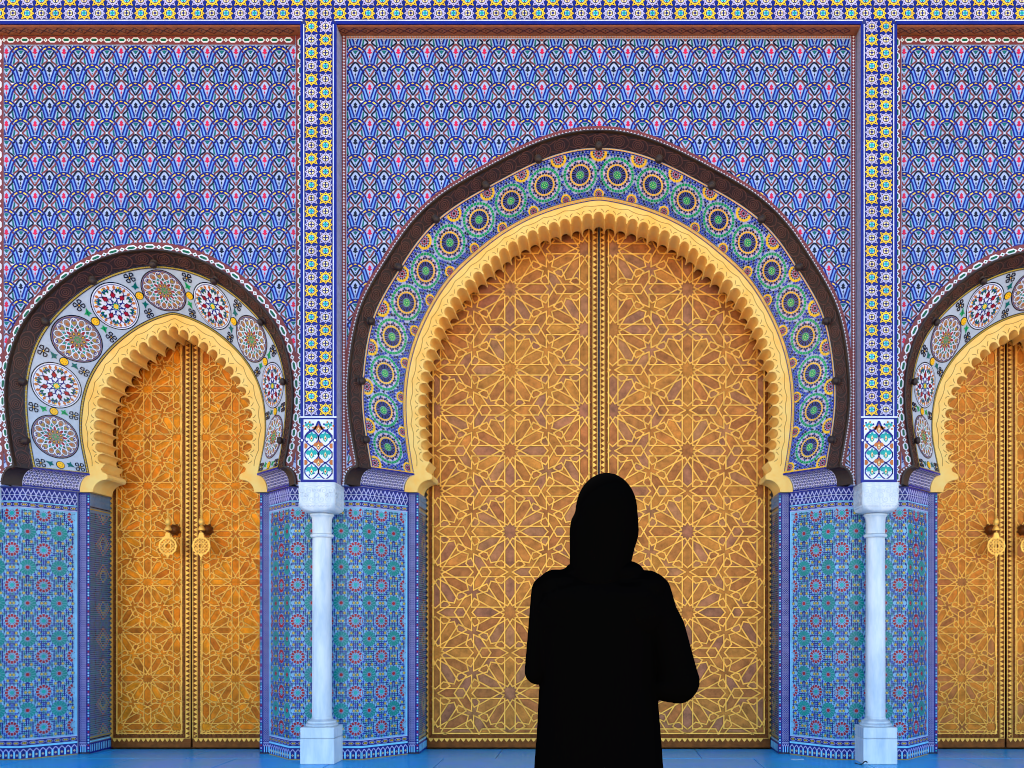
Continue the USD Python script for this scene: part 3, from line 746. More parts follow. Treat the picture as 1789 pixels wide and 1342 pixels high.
    # --- scalloped plaster arch
    outer = A.off(.402); innr = A.off(.565)
    keep = innr[:, 1] > 2.66
    inn = innr[keep]; d = np.r_[0, np.cumsum(np.linalg.norm(np.diff(inn, axis=0), axis=1))]; tot = d[-1]
    nc = int(round(tot / .1075)); nc += (nc + 1) % 2
    Ni = A.N[keep]; pts = []; w = tot / nc
    for i in range(nc):
        for k in range(9):
            th = math.pi * k / 8; x_ = (i + .5) * w - w * .46 * math.cos(th); dep = .060 * math.sin(th) ** .75
            if k == 0: dep = 0
            p0 = np.array([np.interp(x_, d, inn[:, 0]), np.interp(x_, d, inn[:, 1])]); nn = np.array([np.interp(x_, d, Ni[:, 0]), np.interp(x_, d, Ni[:, 1])])
            pts.append(p0 - nn * dep)
    scal = np.array(pts); xo = A.foot - .40
    def footpts(q):                                                  # from the outer edge round the corbel to the first scallop
        o = [(xo, 2.577)] + [(xo + .088 * math.sin(a), 2.565 - .14 * (1 - math.cos(a))) for a in np.linspace(.2, math.pi / 2, 6)] + [(xo + .088, 2.412), (xo - .030, 2.412)]
        o += [(xo - .030 - .125 * (1 - math.cos(a)), 2.412 + .115 * math.sin(a)) for a in np.linspace(.25, math.pi / 2, 7)] + [(xo - .168, 2.545), (xo - .160, 2.575), (xo - .115, 2.60), (xo - .105, 2.625)]
        return np.array([(q * x, z) for x, z in o])
    ol = np.vstack([footpts(-1)[::-1][:0], outer[(outer[:, 1] > 2.58)]])
    ringp = np.vstack([footpts(-1)[::-1], ol, footpts(1), scal[::-1]])
    poly = Polygon(ringp).buffer(0); poly = max(polys(poly), key=lambda g: g.area)
    s = Soup(); s.prism(poly, P['CREAM'], .0, -.33, True); V, F, _ = s.merged(fn=plane(YP, A.axis)); solid(t, 'scalloped_arch', (V, F), M['plaster'], smooth=38)
    lines = Soup()
    for i in range(nc):
        seg = []
        for k in range(1, 8):
            if k in (4,) and i % 2: pass
            th = math.pi * k / 8; x_ = (i + .5) * w - w * .46 * math.cos(th); dep = .030 + .060 * math.sin(th) ** .75
            seg.append([np.interp(x_, d, inn[:, 0]) - np.interp(x_, d, Ni[:, 0]) * dep, np.interp(x_, d, inn[:, 1]) - np.interp(x_, d, Ni[:, 1]) * dep])
        lines.prism(stroke(seg[:3], .0045, 1), P['RUST'], .0012, -.002); lines.prism(stroke(seg[4:], .0045, 1), P['RUST'], .0012, -.002)
    wv = []; oo = A.off(.402)[outer[:, 1] > 2.62]; NN = A.N[outer[:, 1] > 2.62]; dd = np.r_[0, np.cumsum(np.linalg.norm(np.diff(oo, axis=0), axis=1))]
    for x_ in np.linspace(.02, dd[-1] - .02, 420):
        ph = (x_ / .205) % 1; dep = .034 + .016 * abs(math.sin(math.pi * ph))
        wv.append((np.interp(x_, dd, oo[:, 0]) + np.interp(x_, dd, NN[:, 0]) * dep, np.interp(x_, dd, oo[:, 1]) + np.interp(x_, dd, NN[:, 1]) * dep))
    lines.prism(stroke(wv, .0042, 1), P['RUST'], .0010, -.002)
    V, F, _ = lines.merged(fn=plane(YP, A.axis)); solid(t, 'engraved_line', (V, F), M['plaster_line'], kind='stuff')
    return Polygon(np.vstack([A.off(.57)]))

mat_bed = mat('cavetto_bed', lin((205, 200, 225)), rough=.4)
mat_stone = mat('mosaic_bed', P['STONE'], rough=.35, vary=.12, scale=40)
mat_sand = mat('pale_glaze', lin((178, 192, 208)), rough=.3, vary=.08, scale=25)
mat_wall = mat('tulip_bed', P['GROUND'], rough=.3, vary=.12, scale=20)

def gateway(A, bay, label, side, xl):
    t = thing('tiled_gateway', label, 'gateway')
    x0, x1 = bay[0] + .002, bay[1] - .002
    fr_ = np.array([(A.foot + .003 + .095 * math.sin(a), 2.565 - .135 * (1 - math.cos(a))) for a in np.linspace(0, math.pi / 2, 9)] + [(A.foot + .098, 2.2)])
    hole = Polygon(np.vstack([A.P + [A.axis, 0], fr_ + [A.axis, 0], (fr_ * [-1, 1])[::-1] + [A.axis, 0]])).buffer(0)
    full = box(x0, 2.408, x1, ZF - .014).difference(hole)
    s = Soup(); s.prism(full, P['GROUND'], 0, -.09, True); V, F, _ = s.merged(fn=plane(YT)); solid(t, 'wall', (V, F), mat_wall)
    bw = .085 if side else .050
    reg = box(x0 + bw, 2.43, x1 - bw, ZF - .014 - (.085 if side else .03)).difference(hole.buffer(.070 if side else .044, quad_segs=2))
    tulip_wall(t, reg, A.axis if side else 0.125 - .12, xl)
    # straight borders up the sides and along the top
    H0, H1 = 2.42, ZF - .014
    for q, xe in ((1, x0), (-1, x1)):
        for k, (nm, s) in enumerate((('border_bed', strip_bed(H1 - H0, bw - .012, 'BROWN')), ('chain_border' if side else 'bead_border', chain(H1 - H0, bw - .012) if side else beads(H1 - H0, bw - .012)))):
            if q > 0: s.F = [f[:, ::-1] for f in s.F]
            put(t, nm, s, M['glaze'], lambda V, q=q, xe=xe: np.c_[xe + q * (V[:, 1] + .006), YT - V[:, 2] - .001, H0 + V[:, 0]])
    if side:
        s = strip_bed(x1 - x0 - 2 * bw, bw - .012, 'BROWN'); put(t, 'border_bed', s, M['glaze'], lambda V: np.c_[x0 + bw + V[:, 0], YT - V[:, 2] - .001, H1 - bw + .008 + V[:, 1]])
        s = chain(x1 - x0 - 2 * bw, bw - .012); put(t, 'chain_border', s, M['glaze'], lambda V: np.c_[x0 + bw + V[:, 0], YT - V[:, 2] - .001, H1 - bw + .008 + V[:, 1]])
    else:
        s = beads(x1 - x0 - .1, .030, .022, 'RUST'); put(t, 'bead_border', s, M['glaze'], lambda V: np.c_[x0 + .05 + V[:, 0], YT - V[:, 2] - .001, H1 - .030 + V[:, 1]])
    arch_parts(t, A, side)
    return t
AC = Arch(CEN['pts'], 0.0, CEN['inner']); AL = Arch(SID['pts'], -SIDE, SID['inner']); AR = Arch(SID['pts'], SIDE, SID['inner'])
gateway(AL, BAYS[0], 'left tiled gateway, small arch with round medallions on white, chain-link border', True, (-6, 6))
gateway(AC, BAYS[1], 'large middle tiled gateway with green and gold wheel medallions round its arch', False, (-6, 6))
gateway(AR, BAYS[2], 'right tiled gateway, small arch cut off by the right edge of the photo', True, (2, 4.9))

# ---------------------------------------------------------------- tiled piers between the gates
RA, RB, RK = 0.255, 0.317, 1.0
def rosette_a(s, u, v):
    s.prism(ngon(u, v, .0190, 10), P['TURQ'], .004, .0004)
    for i in range(12):
        a = i * math.pi / 6
        s.prism(ngon(u + .0265 * math.cos(a), v + .0265 * math.sin(a), .0042, 4, a), P['BASE'], .0036, .0004)
        s.prism(wedge(u, v, .036, .061, a, .0135, .0235), P['CRIM'], .0042, .0004)
        s.prism(ngon(u + .068 * math.cos(a + .262), v + .068 * math.sin(a + .262), .0062, 4, a), P['BLUE'], .0036, .0004)
def rosette_b(s, u, v):
    s.prism(ngon(u, v, .0165, 10), P['CRIM'], .004, .0004)
    for i in range(14):
        a = i * 2 * math.pi / 14
        s.prism(ngon(u + .024 * math.cos(a), v + .024 * math.sin(a), .0040, 4, a), P['NAVY'], .0036, .0004)
        s.prism(wedge(u, v, .029, .067, a, .0112, .0262), P['JADE'], .0042, .0004)
        s.prism(ngon(u + .071 * math.cos(a + .22), v + .071 * math.sin(a + .22), .0060, 4, a), P['BLUE'], .0036, .0004)
def ring_star(s, u, v):
    s.prism(ngon(u, v, .0145, 8).difference(ngon(u, v, .0112, 8)), P['BLACK'], .0036, .0004)
    for i in range(4): s.prism(ngon(u + .0064 * math.cos(i * PI4 * 2), v + .0064 * math.sin(i * PI4 * 2), .0050, 4), P['YEL'], .0040, .0004)
    s.prism(ngon(u, v, .0030, 4), P['DKGREEN'], .0044, .0004)
q_ = .00093
RINGS = [(a * 40 * q_, b * 115 * q_) for a in (-1, 1) for b in (-1, 1)] + [(a * 105 * q_, b * 75 * q_) for a in (-1, 1) for b in (-1, 1)]
PAIRS = [(.5 * RA - .0155, 0), (.5 * RA + .0155, 0), (-.0155, .5 * RB), (.0155, .5 * RB)]
def fill_cell():
    """The small blue pieces of one cell of the lattice."""
    s = Soup(); obst = []
    for i in range(-1, 2):
        for j in range(-1, 2):
            for du in (0, .5): obst.append((i * RA + du * RA, j * RB + du * RB, .078))
            for x, y in RINGS + PAIRS: obst.append((i * RA + x, j * RB + y, .0205))
    O = np.array(obst); g = RA / 15; gv = RB / 18
    for i in range(15):
        for j in range(18):
            u, v = (i + .5) * g - RA / 2, (j + .5) * gv - RB / 2
            if (np.hypot(O[:, 0] - u, O[:, 1] - v) < O[:, 2]).any(): continue
            if (i + j) % 2: s.prism(ngon(u, v, .0118, 8).intersection(Polygon([(u - .012, v - .004), (u - .004, v - .004), (u - .004, v - .012), (u + .004, v - .012), (u + .004, v - .004), (u + .012, v - .004), (u + .012, v + .004), (u + .004, v + .004), (u + .004, v + .012), (u - .004, v + .012), (u - .004, v + .004), (u - .012, v + .004)])), P[('BASE', 'AZURE', 'BLUE', 'TEAL')[(i * j + i) % 4]], .0036, .0004)
            else: s.prism(ngon(u, v, .0084, 4), P['JADE' if (i + 2 * j) % 5 < 2 else 'BLUE'], .0033, .0004)
    return s
FILL = fill_cell()
RO = {}
for nm, f in (('a', rosette_a), ('b', rosette_b)):
    RO[nm] = Soup(); f(RO[nm], 0, 0)
RING = Soup()
for x, y in RINGS + PAIRS: ring_star(RING, x, y)

def cut(s, u0, u1, v0, v1):
    """Drops the pieces of a soup that stick out of the rectangle."""
    V, F, C = s.merged(); ok = (V[:, 0] > u0) & (V[:, 0] < u1) & (V[:, 1] > v0) & (V[:, 1] < v1)
    # pieces are islands: a piece goes when any of its corners is outside
    import scipy.sparse as sp
    from scipy.sparse.csgraph import connected_components
    n = len(V); A_ = sp.coo_matrix((np.ones(len(F) * 2), (np.r_[F[:, 0], F[:, 1]], np.r_[F[:, 1], F[:, 2]])), shape=(n, n)); k, lab = connected_components(A_, False)
    good = np.ones(k, bool); np.logical_and.at(good, lab, ok)
    F = F[good[lab[F[:, 0]]]]
    if not len(F): return Soup()
    use = np.unique(F); m = np.zeros(n, int); m[use] = np.arange(len(use)); o = Soup(); o.add(V[use], m[F], C[use]); return o

ZB0, ZB1, ZC0, ZC1 = .175, 2.228, 2.235, 2.275
def bent(pts):
    """Frame along a wall that turns at corners: u runs over all its facets."""
    pts = np.array(pts, float); e = np.diff(pts, axis=0); L = np.linalg.norm(e, axis=1); e = e / L[:, None]; n = np.c_[e[:, 1], -e[:, 0]]; c = np.r_[0, np.cumsum(L)]
    def fn(V):
        k = np.clip(np.searchsorted(c, V[:, 0], 'right') - 1, 0, len(L) - 1); p = pts[k] + e[k] * (V[:, 0] - c[k])[:, None] + n[k] * V[:, 2:3]
        return np.c_[p, V[:, 1]]
    return fn, c[-1]
def zellige(t, pts):
    fn, W = bent(pts); u0, u1 = .018, W - .018
    bits = Soup(); red_first = int(W / 2 / RA) + 1
    for i in range(-red_first, red_first + 1):
        for j in range(0, 8):
            u, v = W / 2 + i * RA, ZB0 + .10 + j * RB
            bits.extend(FILL, u, v); bits.extend(RING, u, v)
            for nm, du in (('a', 0), ('b', .5)):
                cu, cv = u + du * RA, v + du * RB
                if cu < u0 - .07 or cu > u1 + .07 or cv < ZB0 - .07 or cv > ZB1 + .07: continue
                r = Soup(); r.extend(RO[nm], cu, cv)
                r = cut(r, u0, u1, ZB0 + .004, ZB1 - .004)
                if r.V: put(t, 'red_rosette' if nm == 'a' else 'green_rosette', r, M['glaze'], fn, tone=.05)
    put(t, 'small_tile', cut(bits, u0, u1, ZB0 + .004, ZB1 - .004), M['glaze'], fn, kind='stuff')
def dado(t, p0, p1, edge=(0, 0)):
    """A wall facet of the pier: base tiles, chain, bed of the zellige, chain and tree band."""
    fn, W = facet(p0, p1)
    s = Soup(); n = max(1, int(W / .12))
    for i in range(n): s.prism(box(i * W / n, ZB0, (i + 1) * W / n, ZB1), P['BED'], .0012, -.001)
    put(t, 'zellige_bed', s, M['glaze'], fn)
    e0, e1 = edge
    s = Soup()
    for k, (on, a) in enumerate(((e0, .006), (e1, W - .014))):
        if on: s.prism(box(a, ZB0, a + .008, ZB1), P['CYAN'], .0045, 0)
    for z0, z1, c, h in ((ZB0 - .005, ZB0 + .001, 'LAV', .005), (ZB1 - .001, ZB1 + .006, 'LAV', .005), (ZC1 + .002, ZC1 + .010, 'CYAN', .005), (.106, .122, 'CYAN', .006), (2.398, 2.408, 'BLUE', .006)):
        s.prism(box(0, z0, W, z1), P[c], h, -.001)
    put(t, 'fillet', s, M['glaze'], fn)
    for z0, z1 in ((.124, .168), (ZC0, ZC1)):
        s = Soup(); s.prism(box(0, z0, W, z1), P['BASE'], .003, -.001); n = max(1, int(round(W / .066))); p = W / n; c = (z0 + z1) / 2
        for i in range(n):
            u = (i + .5) * p; hx = lambda a, b: Polygon([(u - a, c), (u - a + b, c - b), (u + a - b, c - b), (u + a, c), (u + a - b, c + b), (u - a + b, c + b)])
            s.prism(hx(.030 * p / .066, .0145), P['LAV'], .0045, .002); s.prism(hx(.025 * p / .066, .0100), P['BLACK'], .0055, .003)
            for q in (-1, 1): s.prism(ngon(u + q * .0075, c, .0062, 5), P['YEL'], .0065, .004)
        put(t, 'chain_strip', s, M['glaze'], fn)
    s = Soup(); z0, z1 = 2.286, 2.397; s.prism(box(0, z0, W, z1), P['BASE'], .002, -.001)   # tree band
    n = max(1, int(round(W / .044))); p = W / n
    for i in range(n):
        u = i * p
        for q in (0, 1):
            zb, zt = (z0 + .004, (z0 + z1) / 2 + .004) if q == 0 else ((z0 + z1) / 2 - .004, z1 - .004)
            ln = [(u, zt), (u + p * .12, zt - .022), (u + p * .38, zb + .014), (u + p * .5, zb), (u + p * .62, zb + .014), (u + p * .88, zt - .022), (u + p, zt)]
            if q: ln = [(x, zb + zt - y) for x, y in ln]
            s.prism(stroke(ln, .0068, 1, smooth=11).intersection(box(0, z0, W, z1)), P['LAV'], .0045 + .0004 * q, .001)
    s.prism(box(0, (z0 + z1) / 2 - .0016, W, (z0 + z1) / 2 + .0016), P['WHITE'], .0052, .003)
    put(t, 'tree_band', s, M['glaze'], fn)
    s = Soup(); s.prism(box(0, .002, W, .106), P['BASE'], .003, -.001)                          # base tiles
    n = max(1, int(round(W / .050))); p = W / n
    for i in range(n + 1):
        u = i * p
        s.prism(box(max(0, u - .0075), .012, min(W, u + .0075), .066), P['CYAN'], .0055, .001)
        for q in (-1, 1):
            a = stroke([(u, .066), (u + q * p * .5, .094)], .0065, 1).intersection(box(0, 0, W, .2)); s.prism(a, P['LAV'], .0058, .001)
        if i < n:
            for k in range(4): s.prism(ngon(u + p / 2 + .0065 * math.cos(k * PI4 * 2), .040 + .0065 * math.sin(k * PI4 * 2), .0044, 4), P['CREAM'], .0060, .001)
    s.prism(box(0, .0012, W, .008), P['OCHRE'], .0045, 0)
    put(t, 'base_tile', s, M['glaze'], fn)

def net(t, p0, p1, flip_edge):
    fn, W = facet(p0, p1)
    s = Soup(); s.prism(box(0, .002, W, 2.408), P['BASE'], .0015, -.001)
    s.prism(box(0, .002, W, .016), P['NAVY'], .004, 0)
    a, b_ = (.012, W - .032) if flip_edge else (.032, W - .012)
    n = 3; p = (b_ - a) / n; m_ = int((2.40 - .115) / p)
    for j in range(m_):
        for i in range(n):
            u, v = a + (i + .5) * p, .115 + (j + .5) * p
            s.prism(ngon(u, v, p * .43, 8, PI4 / 2).difference(ngon(u, v, p * .32, 8, PI4 / 2)), P['LAV'], .0040, .001)
            s.prism(ngon(u, v, p * .16, 4), P['BLUE'] if (i + j) % 2 else P['NAVY'], .0036, .001)
    e = W - .012 if flip_edge else .012
    for j in range(96): s.prism(ngon(e, .03 + j * .0247, .0078, 8), P[('TURQ', 'CYAN', 'LAV', 'CYAN', 'CRIM')[j * 7 % 5]], .0045, .001)
    for k in range(3):
        u = a + (k + .5) * p; s.prism(box(u - .004, .016, u + .004, .066), P['CYAN'], .005, .001)
        for q in (-1, 1): s.prism(stroke([(u, .066), (u + q * p * .45, .088)], .005, 1), P['LAV'], .0052, .001)
    s.prism(box(a, .098, b_, .106), P['LAV'], .0048, .001)
    put(t, 'net_strip', s, M['glaze'], fn)
def reveal(t, p0, p1):
    fn, W = facet(p0, p1)
    s = Soup(); s.prism(box(0, .002, W, 2.408), P['GREY'], .001, -.001); s.prism(box(0, .002, W, .10), P['BASE'], .003, 0)
    g = .0195; n = int(W / g)
    for i in range(n):
        for j in range(int(2.08 / g)):
            u, v = (i + .5) * W / n, .165 + (j + .5) * g
            k = (i * 5 + j * 3 + (i * j) % 7) % 6
            d = abs((v % .30) - .15) + abs(u - W / 2)
            c = 'OCHRE' if .05 < d < .078 else 'RUST' if .105 < d < .12 else ('BLUE', 'TEAL', 'NAVY', 'TEAL', 'BLUE', 'MAROON')[k]
            s.prism(ngon(u, v, .0074, 6 if k % 2 else 4, k * .4), P[c], .0032, .0004)
    for i in range(int(W / .03)): s.prism(box(.006 + i * .03, .02, .014 + i * .03, .085), P['CYAN'], .005, .001)
    for z0, c in ((.108, 'CYAN'), (.128, 'NAVY'), (.145, 'OCHRE'), (2.255, 'OCHRE'), (2.275, 'NAVY')): s.prism(box(0, z0, W, z0 + .010), P[c], .004, 0)
    for i in range(int(W / .026)):
        for q in (0, 1): s.prism(stroke([(i * .026 + .002, 2.295 + q * .05), (i * .026 + .013, 2.335 + q * .05), (i * .026 + .024, 2.295 + q * .05)], .005, 1), P['GREY'], .004, 0)
    put(t, 'reveal_tile', s, M['glaze'], fn)

def pier(X, label, mir):
    """mir -1: the large gate lies to the left of the pier, +1: to its right."""
    t = thing('tiled_pier', label, 'pier', (X, 0, 0))
    a = 1.66 - PILX; b_ = SIDE - .785 - PILX                          # left and right reveals, for the pier at +PILX
    pts = [(a, .098), (a, YS), (a + .105, YS), (a + .10, YS - .03), (2.09 - PILX, -.73), (2.72 - PILX, -.73), (b_ - .10, YS - .03), (b_ - .105, YS), (b_, YS), (b_, .098)]
    if mir > 0: pts = [(-x, y) for x, y in pts][::-1]
    body = trimesh.creation.extrude_polygon(Polygon(pts), 2.4095, engine='earcut'); solid(t, 'core', body, M['wall'])
    p = pts
    reveal(t, p[0], p[1]); net(t, p[1], p[2], False)
    dado(t, p[3], p[4], (1, 0)); dado(t, p[4], p[5]); dado(t, p[5], p[6], (0, 1)); zellige(t, p[3:7])
    net(t, p[7], p[8], True); reveal(t, p[8], p[9])
pier(-PILX, 'zellige-tiled pier behind the column between the left and middle doors', 1)
pier(PILX, 'zellige-tiled pier behind the column between the middle and right doors', -1)
pier(-2 * SIDE + PILX, 'zellige-tiled pier at the left edge of the photo, left of the left door', -1)

# ---------------------------------------------------------------- marble columns
def column(X, label):
    t = thing('marble_column', label, 'column', (X, -.855, 0), 'marble columns in front of the tiled piers')
    return t
CG = 'marble columns in front of the tiled piers'
t = column(-PILX, 'white marble column left of the middle door, grey-blue stains on its pedestal')
w = .145
solid(t, 'pedestal', bx(-w, w, -w, w, 0.002, .222, .005), M['marble'])
solid(t, 'pedestal_cap', bx(-w + .001, w - .001, -w + .001, w - .001, .2235, .318, .005), M['marble'])
solid(t, 'base', lathe([(.0, .319), (.128, .319), (.135, .325), (.137, .334), (.130, .343), (.118, .347), (.122, .353), (.120, .362), (.106, .369), (.094, .376), (.087, .386), (.085, .398)], 48), M['marble'], smooth=35)
solid(t, 'shaft', lathe([(.084, .399), (.0835, .9), (.0815, 1.5), (.0795, 1.945)], 48), M['marble'], smooth=40)
solid(t, 'ring', lathe([(.080, 1.946), (.092, 1.948), (.099, 1.958), (.099, 1.966), (.092, 1.976), (.082, 1.979)], 48), M['marble'], smooth=40)
solid(t, 'neck', lathe([(.081, 1.98), (.082, 2.08), (.086, 2.118), (.094, 2.128), (.101, 2.136), (.101, 2.146), (.094, 2.152)], 48), M['marble'], smooth=40)
cw = .157
cap = []
for z, r, k in ((2.153, .104, .098), (2.160, .128, .098), (2.174, .146, .07), (2.195, .155, .045), (2.22, .157, .028), (2.404, .157, .024)):
    for sx in (-1, 1):
        for sy in (-1, 1):
            c = np.array([sx, sy]) * (r - k)
            for a in np.linspace(0, math.pi / 2, 5): cap.append([c[0] + sx * k * math.cos(a), c[1] + sy * k * math.sin(a), z])
cm = trimesh.convex.convex_hull(np.array(cap)); solid(t, 'capital', cm, M['marble'], smooth=25)
s = Soup()
def spiral(x, y, r, a0, turns, sg): return [(x + r * (1 - .8 * k / 17) * math.cos(a0 + sg * turns * 6.283 * k / 17), y + r * (1 - .8 * k / 17) * math.sin(a0 + sg * turns * 6.283 * k / 17)) for k in range(18)]
for q in (-1, 1):
    for x, y, r, a0, tu in ((.040, .048, .030, 2.2, 1.3), (.104, .046, .034, .6, 1.4), (.062, .122, .034, 3.6, 1.4), (.122, .122, .028, 1.2, 1.3), (.018, .128, .016, 0, 1.1), (.082, .085, .020, 5.0, 1.2), (.132, .084, .016, 2.0, 1.1)):
        s.prism(stroke([(q * p[0], p[1]) for p in spiral(x, y, r, a0, tu, 1 if y < .1 else -1)], .0044, 1), P['WHITE'], .0020, -.002)
    for ln in ([(0, .010), (q * .03, .018), (q * .07, .008), (q * .11, .016), (q * .145, .006)], [(0, .155), (q * .04, .168), (q * .09, .158), (q * .14, .170)], [(0, .062), (q * .02, .085), (0, .108)], [(q * .07, .066), (q * .095, .098), (q * .135, .104)]):
        s.prism(stroke(ln, .0044, 1, smooth=13), P['WHITE'], .0020, -.002)
    for k in range(5): s.prism(stroke([(q * (.012 + k * .028), .002), (q * (.026 + k * .026), -.014), (q * (.034 + k * .026), .0)], .0040, 1, smooth=9), P['WHITE'], .0020, -.002)
s.prism(box(-.145, .178, .145, .182), P['WHITE'], .0020, -.002)
V, F, _ = s.merged()
for k in range(4):
    a = k * math.pi / 2; Q = np.c_[V[:, 0], -cw - V[:, 2], V[:, 1] + 2.212]; c_, s_ = math.cos(a), math.sin(a)
    solid(t, 'carved_face', (np.c_[Q[:, 0] * c_ - Q[:, 1] * s_, Q[:, 0] * s_ + Q[:, 1] * c_, Q[:, 2]], F), M['marble_hi'])
for X, lab in ((PILX, 'white marble column right of the middle door, speckled pedestal with a black cable end'), (-2 * SIDE + PILX, 'white marble column cut off by the left edge of the photo')):
    t2 = column(X, lab); pr = stage.GetPrimAtPath(t2); pr.GetReferences().AddInternalReference(Sdf.Path(t)); pr.SetInstanceable(True)

# ---------------------------------------------------------------- brass doors
ZO = (72, 968, 1618.0, 876.0)
def nrm(pts): return [((x - ZO[0]) / ZO[2], (ZO[1] - y) / ZO[3]) for x, y in pts]
PATHS = [nrm(p) for p in (
    [(917, -211), (680, 195), (185, 195), (185, 855), (903, 855), (903, 575), (1187, 707), (1560, 127)],
    [(577, 352), (205, 925), (845, 1271)],
    [(75, 185), (250, 337), (483, 292), (565, 505), (790, 578), (737, 785), (892, 968)],
    [(120, 92), (392, 247), (20, 826)], [(124, 826), (745, 477), (485, 92)])]
def strap_lines():
    segs = set()
    for p in PATHS:
        for a, b_ in zip(p[:-1], p[1:]):
            for rot in (0, 1):
                A_, B_ = (a, b_) if not rot else ((1 - a[0], 1 - a[1]), (1 - b_[0], 1 - b_[1]))
                for sx in (1, -1):
                    for sy in (1, -1): segs.add((round(A_[0] * sx, 4), round(A_[1] * sy, 4), round(B_[0] * sx, 4), round(B_[1] * sy, 4)))
    return sorted(segs)
SEGS = strap_lines()
def leaf_door(x0, x1, axis, inner, ztop, hw, hh, cx_, zc, rotate, strapw, tones, label, A, knock=None):
    """A door leaf between x0 and x1 (world), its strapwork lattice centred on (cx_, zc); inner: +1 when the split is on its right."""
    t = thing('door_leaf', label, 'door', ((x0 + x1) / 2, 0, 0)); X0 = (x0 + x1) / 2
    pl = lambda V: np.c_[V[:, 0] - X0, -V[:, 2], V[:, 1]]
    solid(t, 'panel', bx(x0 - X0 + .004, x1 - X0 - .004, .0, .075, .012, ztop), M['dark_brass'])
    d0, d1 = (x0 + .062, x1 - .088) if inner > 0 else (x0 + .088, x1 - .062)
    zb = .148
    opening = Polygon(A.off(.50) + [A.axis, 0]).union(box(A.axis - A.foot + .36, 0, A.axis + A.foot - .36, 2.65)).buffer(.0)
    dom = box(d0, zb, d1, ztop - .02).intersection(opening)
    if dom.geom_type != 'Polygon': dom = max(polys(dom), key=lambda g: g.area)
    lines = []
    for i in range(-8, 9):
        for j in range(-8, 9):
            if (i + j) % 2: continue
            for s_ in SEGS:
                a, b_ = (s_[0] + i, s_[1] + j), (s_[2] + i, s_[3] + j)
                if rotate: a, b_ = (a[1], a[0]), (b_[1], b_[0])
                pa, pb = (cx_ + a[0] * hw, zc + a[1] * hh), (cx_ + b_[0] * hw, zc + b_[1] * hh)
                if max(pa[0], pb[0]) < d0 or min(pa[0], pb[0]) > d1 or max(pa[1], pb[1]) < zb or min(pa[1], pb[1]) > ztop: continue
                lines.append(LineString([pa, pb]))
    frame = LineString([(d0, ztop), (d0, zb), (d1, zb), (d1, ztop)])
    wide = unary_union([l.buffer(strapw / 2, cap_style='square', join_style='mitre', quad_segs=1) for l in lines] + [frame.buffer(strapw * .62, cap_style='flat', join_style='mitre')])
    wide = wide.intersection(dom.buffer(strapw * .62, join_style='mitre')).simplify(.0004)
    sb = Soup(); domb = dom.buffer(strapw * .5, join_style='mitre'); done = set()
    fl = [LineString([p_, q_]) for p_, q_ in zip(frame.coords[:-1], frame.coords[1:])]
    for k, l in enumerate(lines + fl):
        l = l.intersection(domb)
        for g_ in ([l] if l.geom_type == 'LineString' else list(getattr(l, 'geoms', []))):
            if g_.geom_type != 'LineString' or g_.length < .004: continue
            p_, q_ = np.array(g_.coords[0]), np.array(g_.coords[-1]); key = tuple(np.round(np.sort(np.vstack([p_, q_]), axis=0).ravel(), 4))
            if key in done: continue
            done.add(key); e = (q_ - p_) / np.linalg.norm(q_ - p_); n_ = np.array([-e[1], e[0]]); hw_ = strapw / 2 * (1.2 if k >= len(lines) else 1); dz = .0011 * ((k * 7) % 5) / 5
            prof = [(-hw_, -.002, 1.0), (-hw_, .0055, 1.0), (-hw_ * .62, .0115 + dz, .7), (hw_ * .62, .0115 + dz, .7), (hw_, .0055, 1.0), (hw_, -.002, 1.0)]
            A_ = [np.r_[p_ - e * hw_ * ext + n_ * o, h] for o, h, ext in prof]; B_ = [np.r_[q_ + e * hw_ * ext + n_ * o, h] for o, h, ext in prof]
            F_ = []
            for i in range(5): F_ += [[i, i + 6, i + 7], [i, i + 7, i + 1]]
            F_ += [[0, 1, 4], [0, 4, 5], [1, 2, 3], [1, 3, 4], [6, 10, 7], [6, 11, 10], [7, 9, 8], [7, 10, 9]]
            sb.add(np.array(A_ + B_), np.array(F_), P['YEL'])
    V, F, _ = sb.merged(fn=pl); solid(t, 'strapwork', (V, F), M['strap'])
    cells = [c for c in polys(dom.difference(wide)) if c.area > 1.2e-5]
    cells.sort(key=lambda c: -c.area); rest = Soup(); r2 = np.random.default_rng(int(abs(X0) * 1000))
    for k, c in enumerate(cells):
        h = c.buffer(-.0022, join_style='mitre'); h2 = c.buffer(-.0085 if hw > .4 else -.0055, join_style='mitre')
        if h.is_empty: continue
        q = r2.random(); q2 = r2.random(); col = np.array(tones[0]) * (1 - q) + np.array(tones[1]) * q
        if q2 < .28: col = col * .5 + np.array(tones[2]) * .5
        s = Soup(); s.prism(h, col, .0022, -.001)
        if not h2.is_empty: s.prism(h2, col, .0048, .001)
        if k < 295: put(t, 'plate', s, M['plate'], pl, tone=.05)
        else: rest.extend(s)
    put(t, 'small_plate', rest, M['plate'], pl, kind='stuff')
    # frame: studs and teeth along the edges
    st, th, rail = Soup(), Soup(), Soup()
    sp_ = .052 if hw > .4 else .046; rr = .014 if hw > .4 else .012
    xi = (x1 if inner > 0 else x0); sg = -1 if inner > 0 else 1; xo_ = x0 if inner > 0 else x1
    def stud(x, z):
        for r, a, b_ in ((rr, .004, -.001), (rr * .8, .010, .002), (rr * .45, .014, .006)): st.prism(ngon(x, z, r, 10), P['YEL'], a, b_)
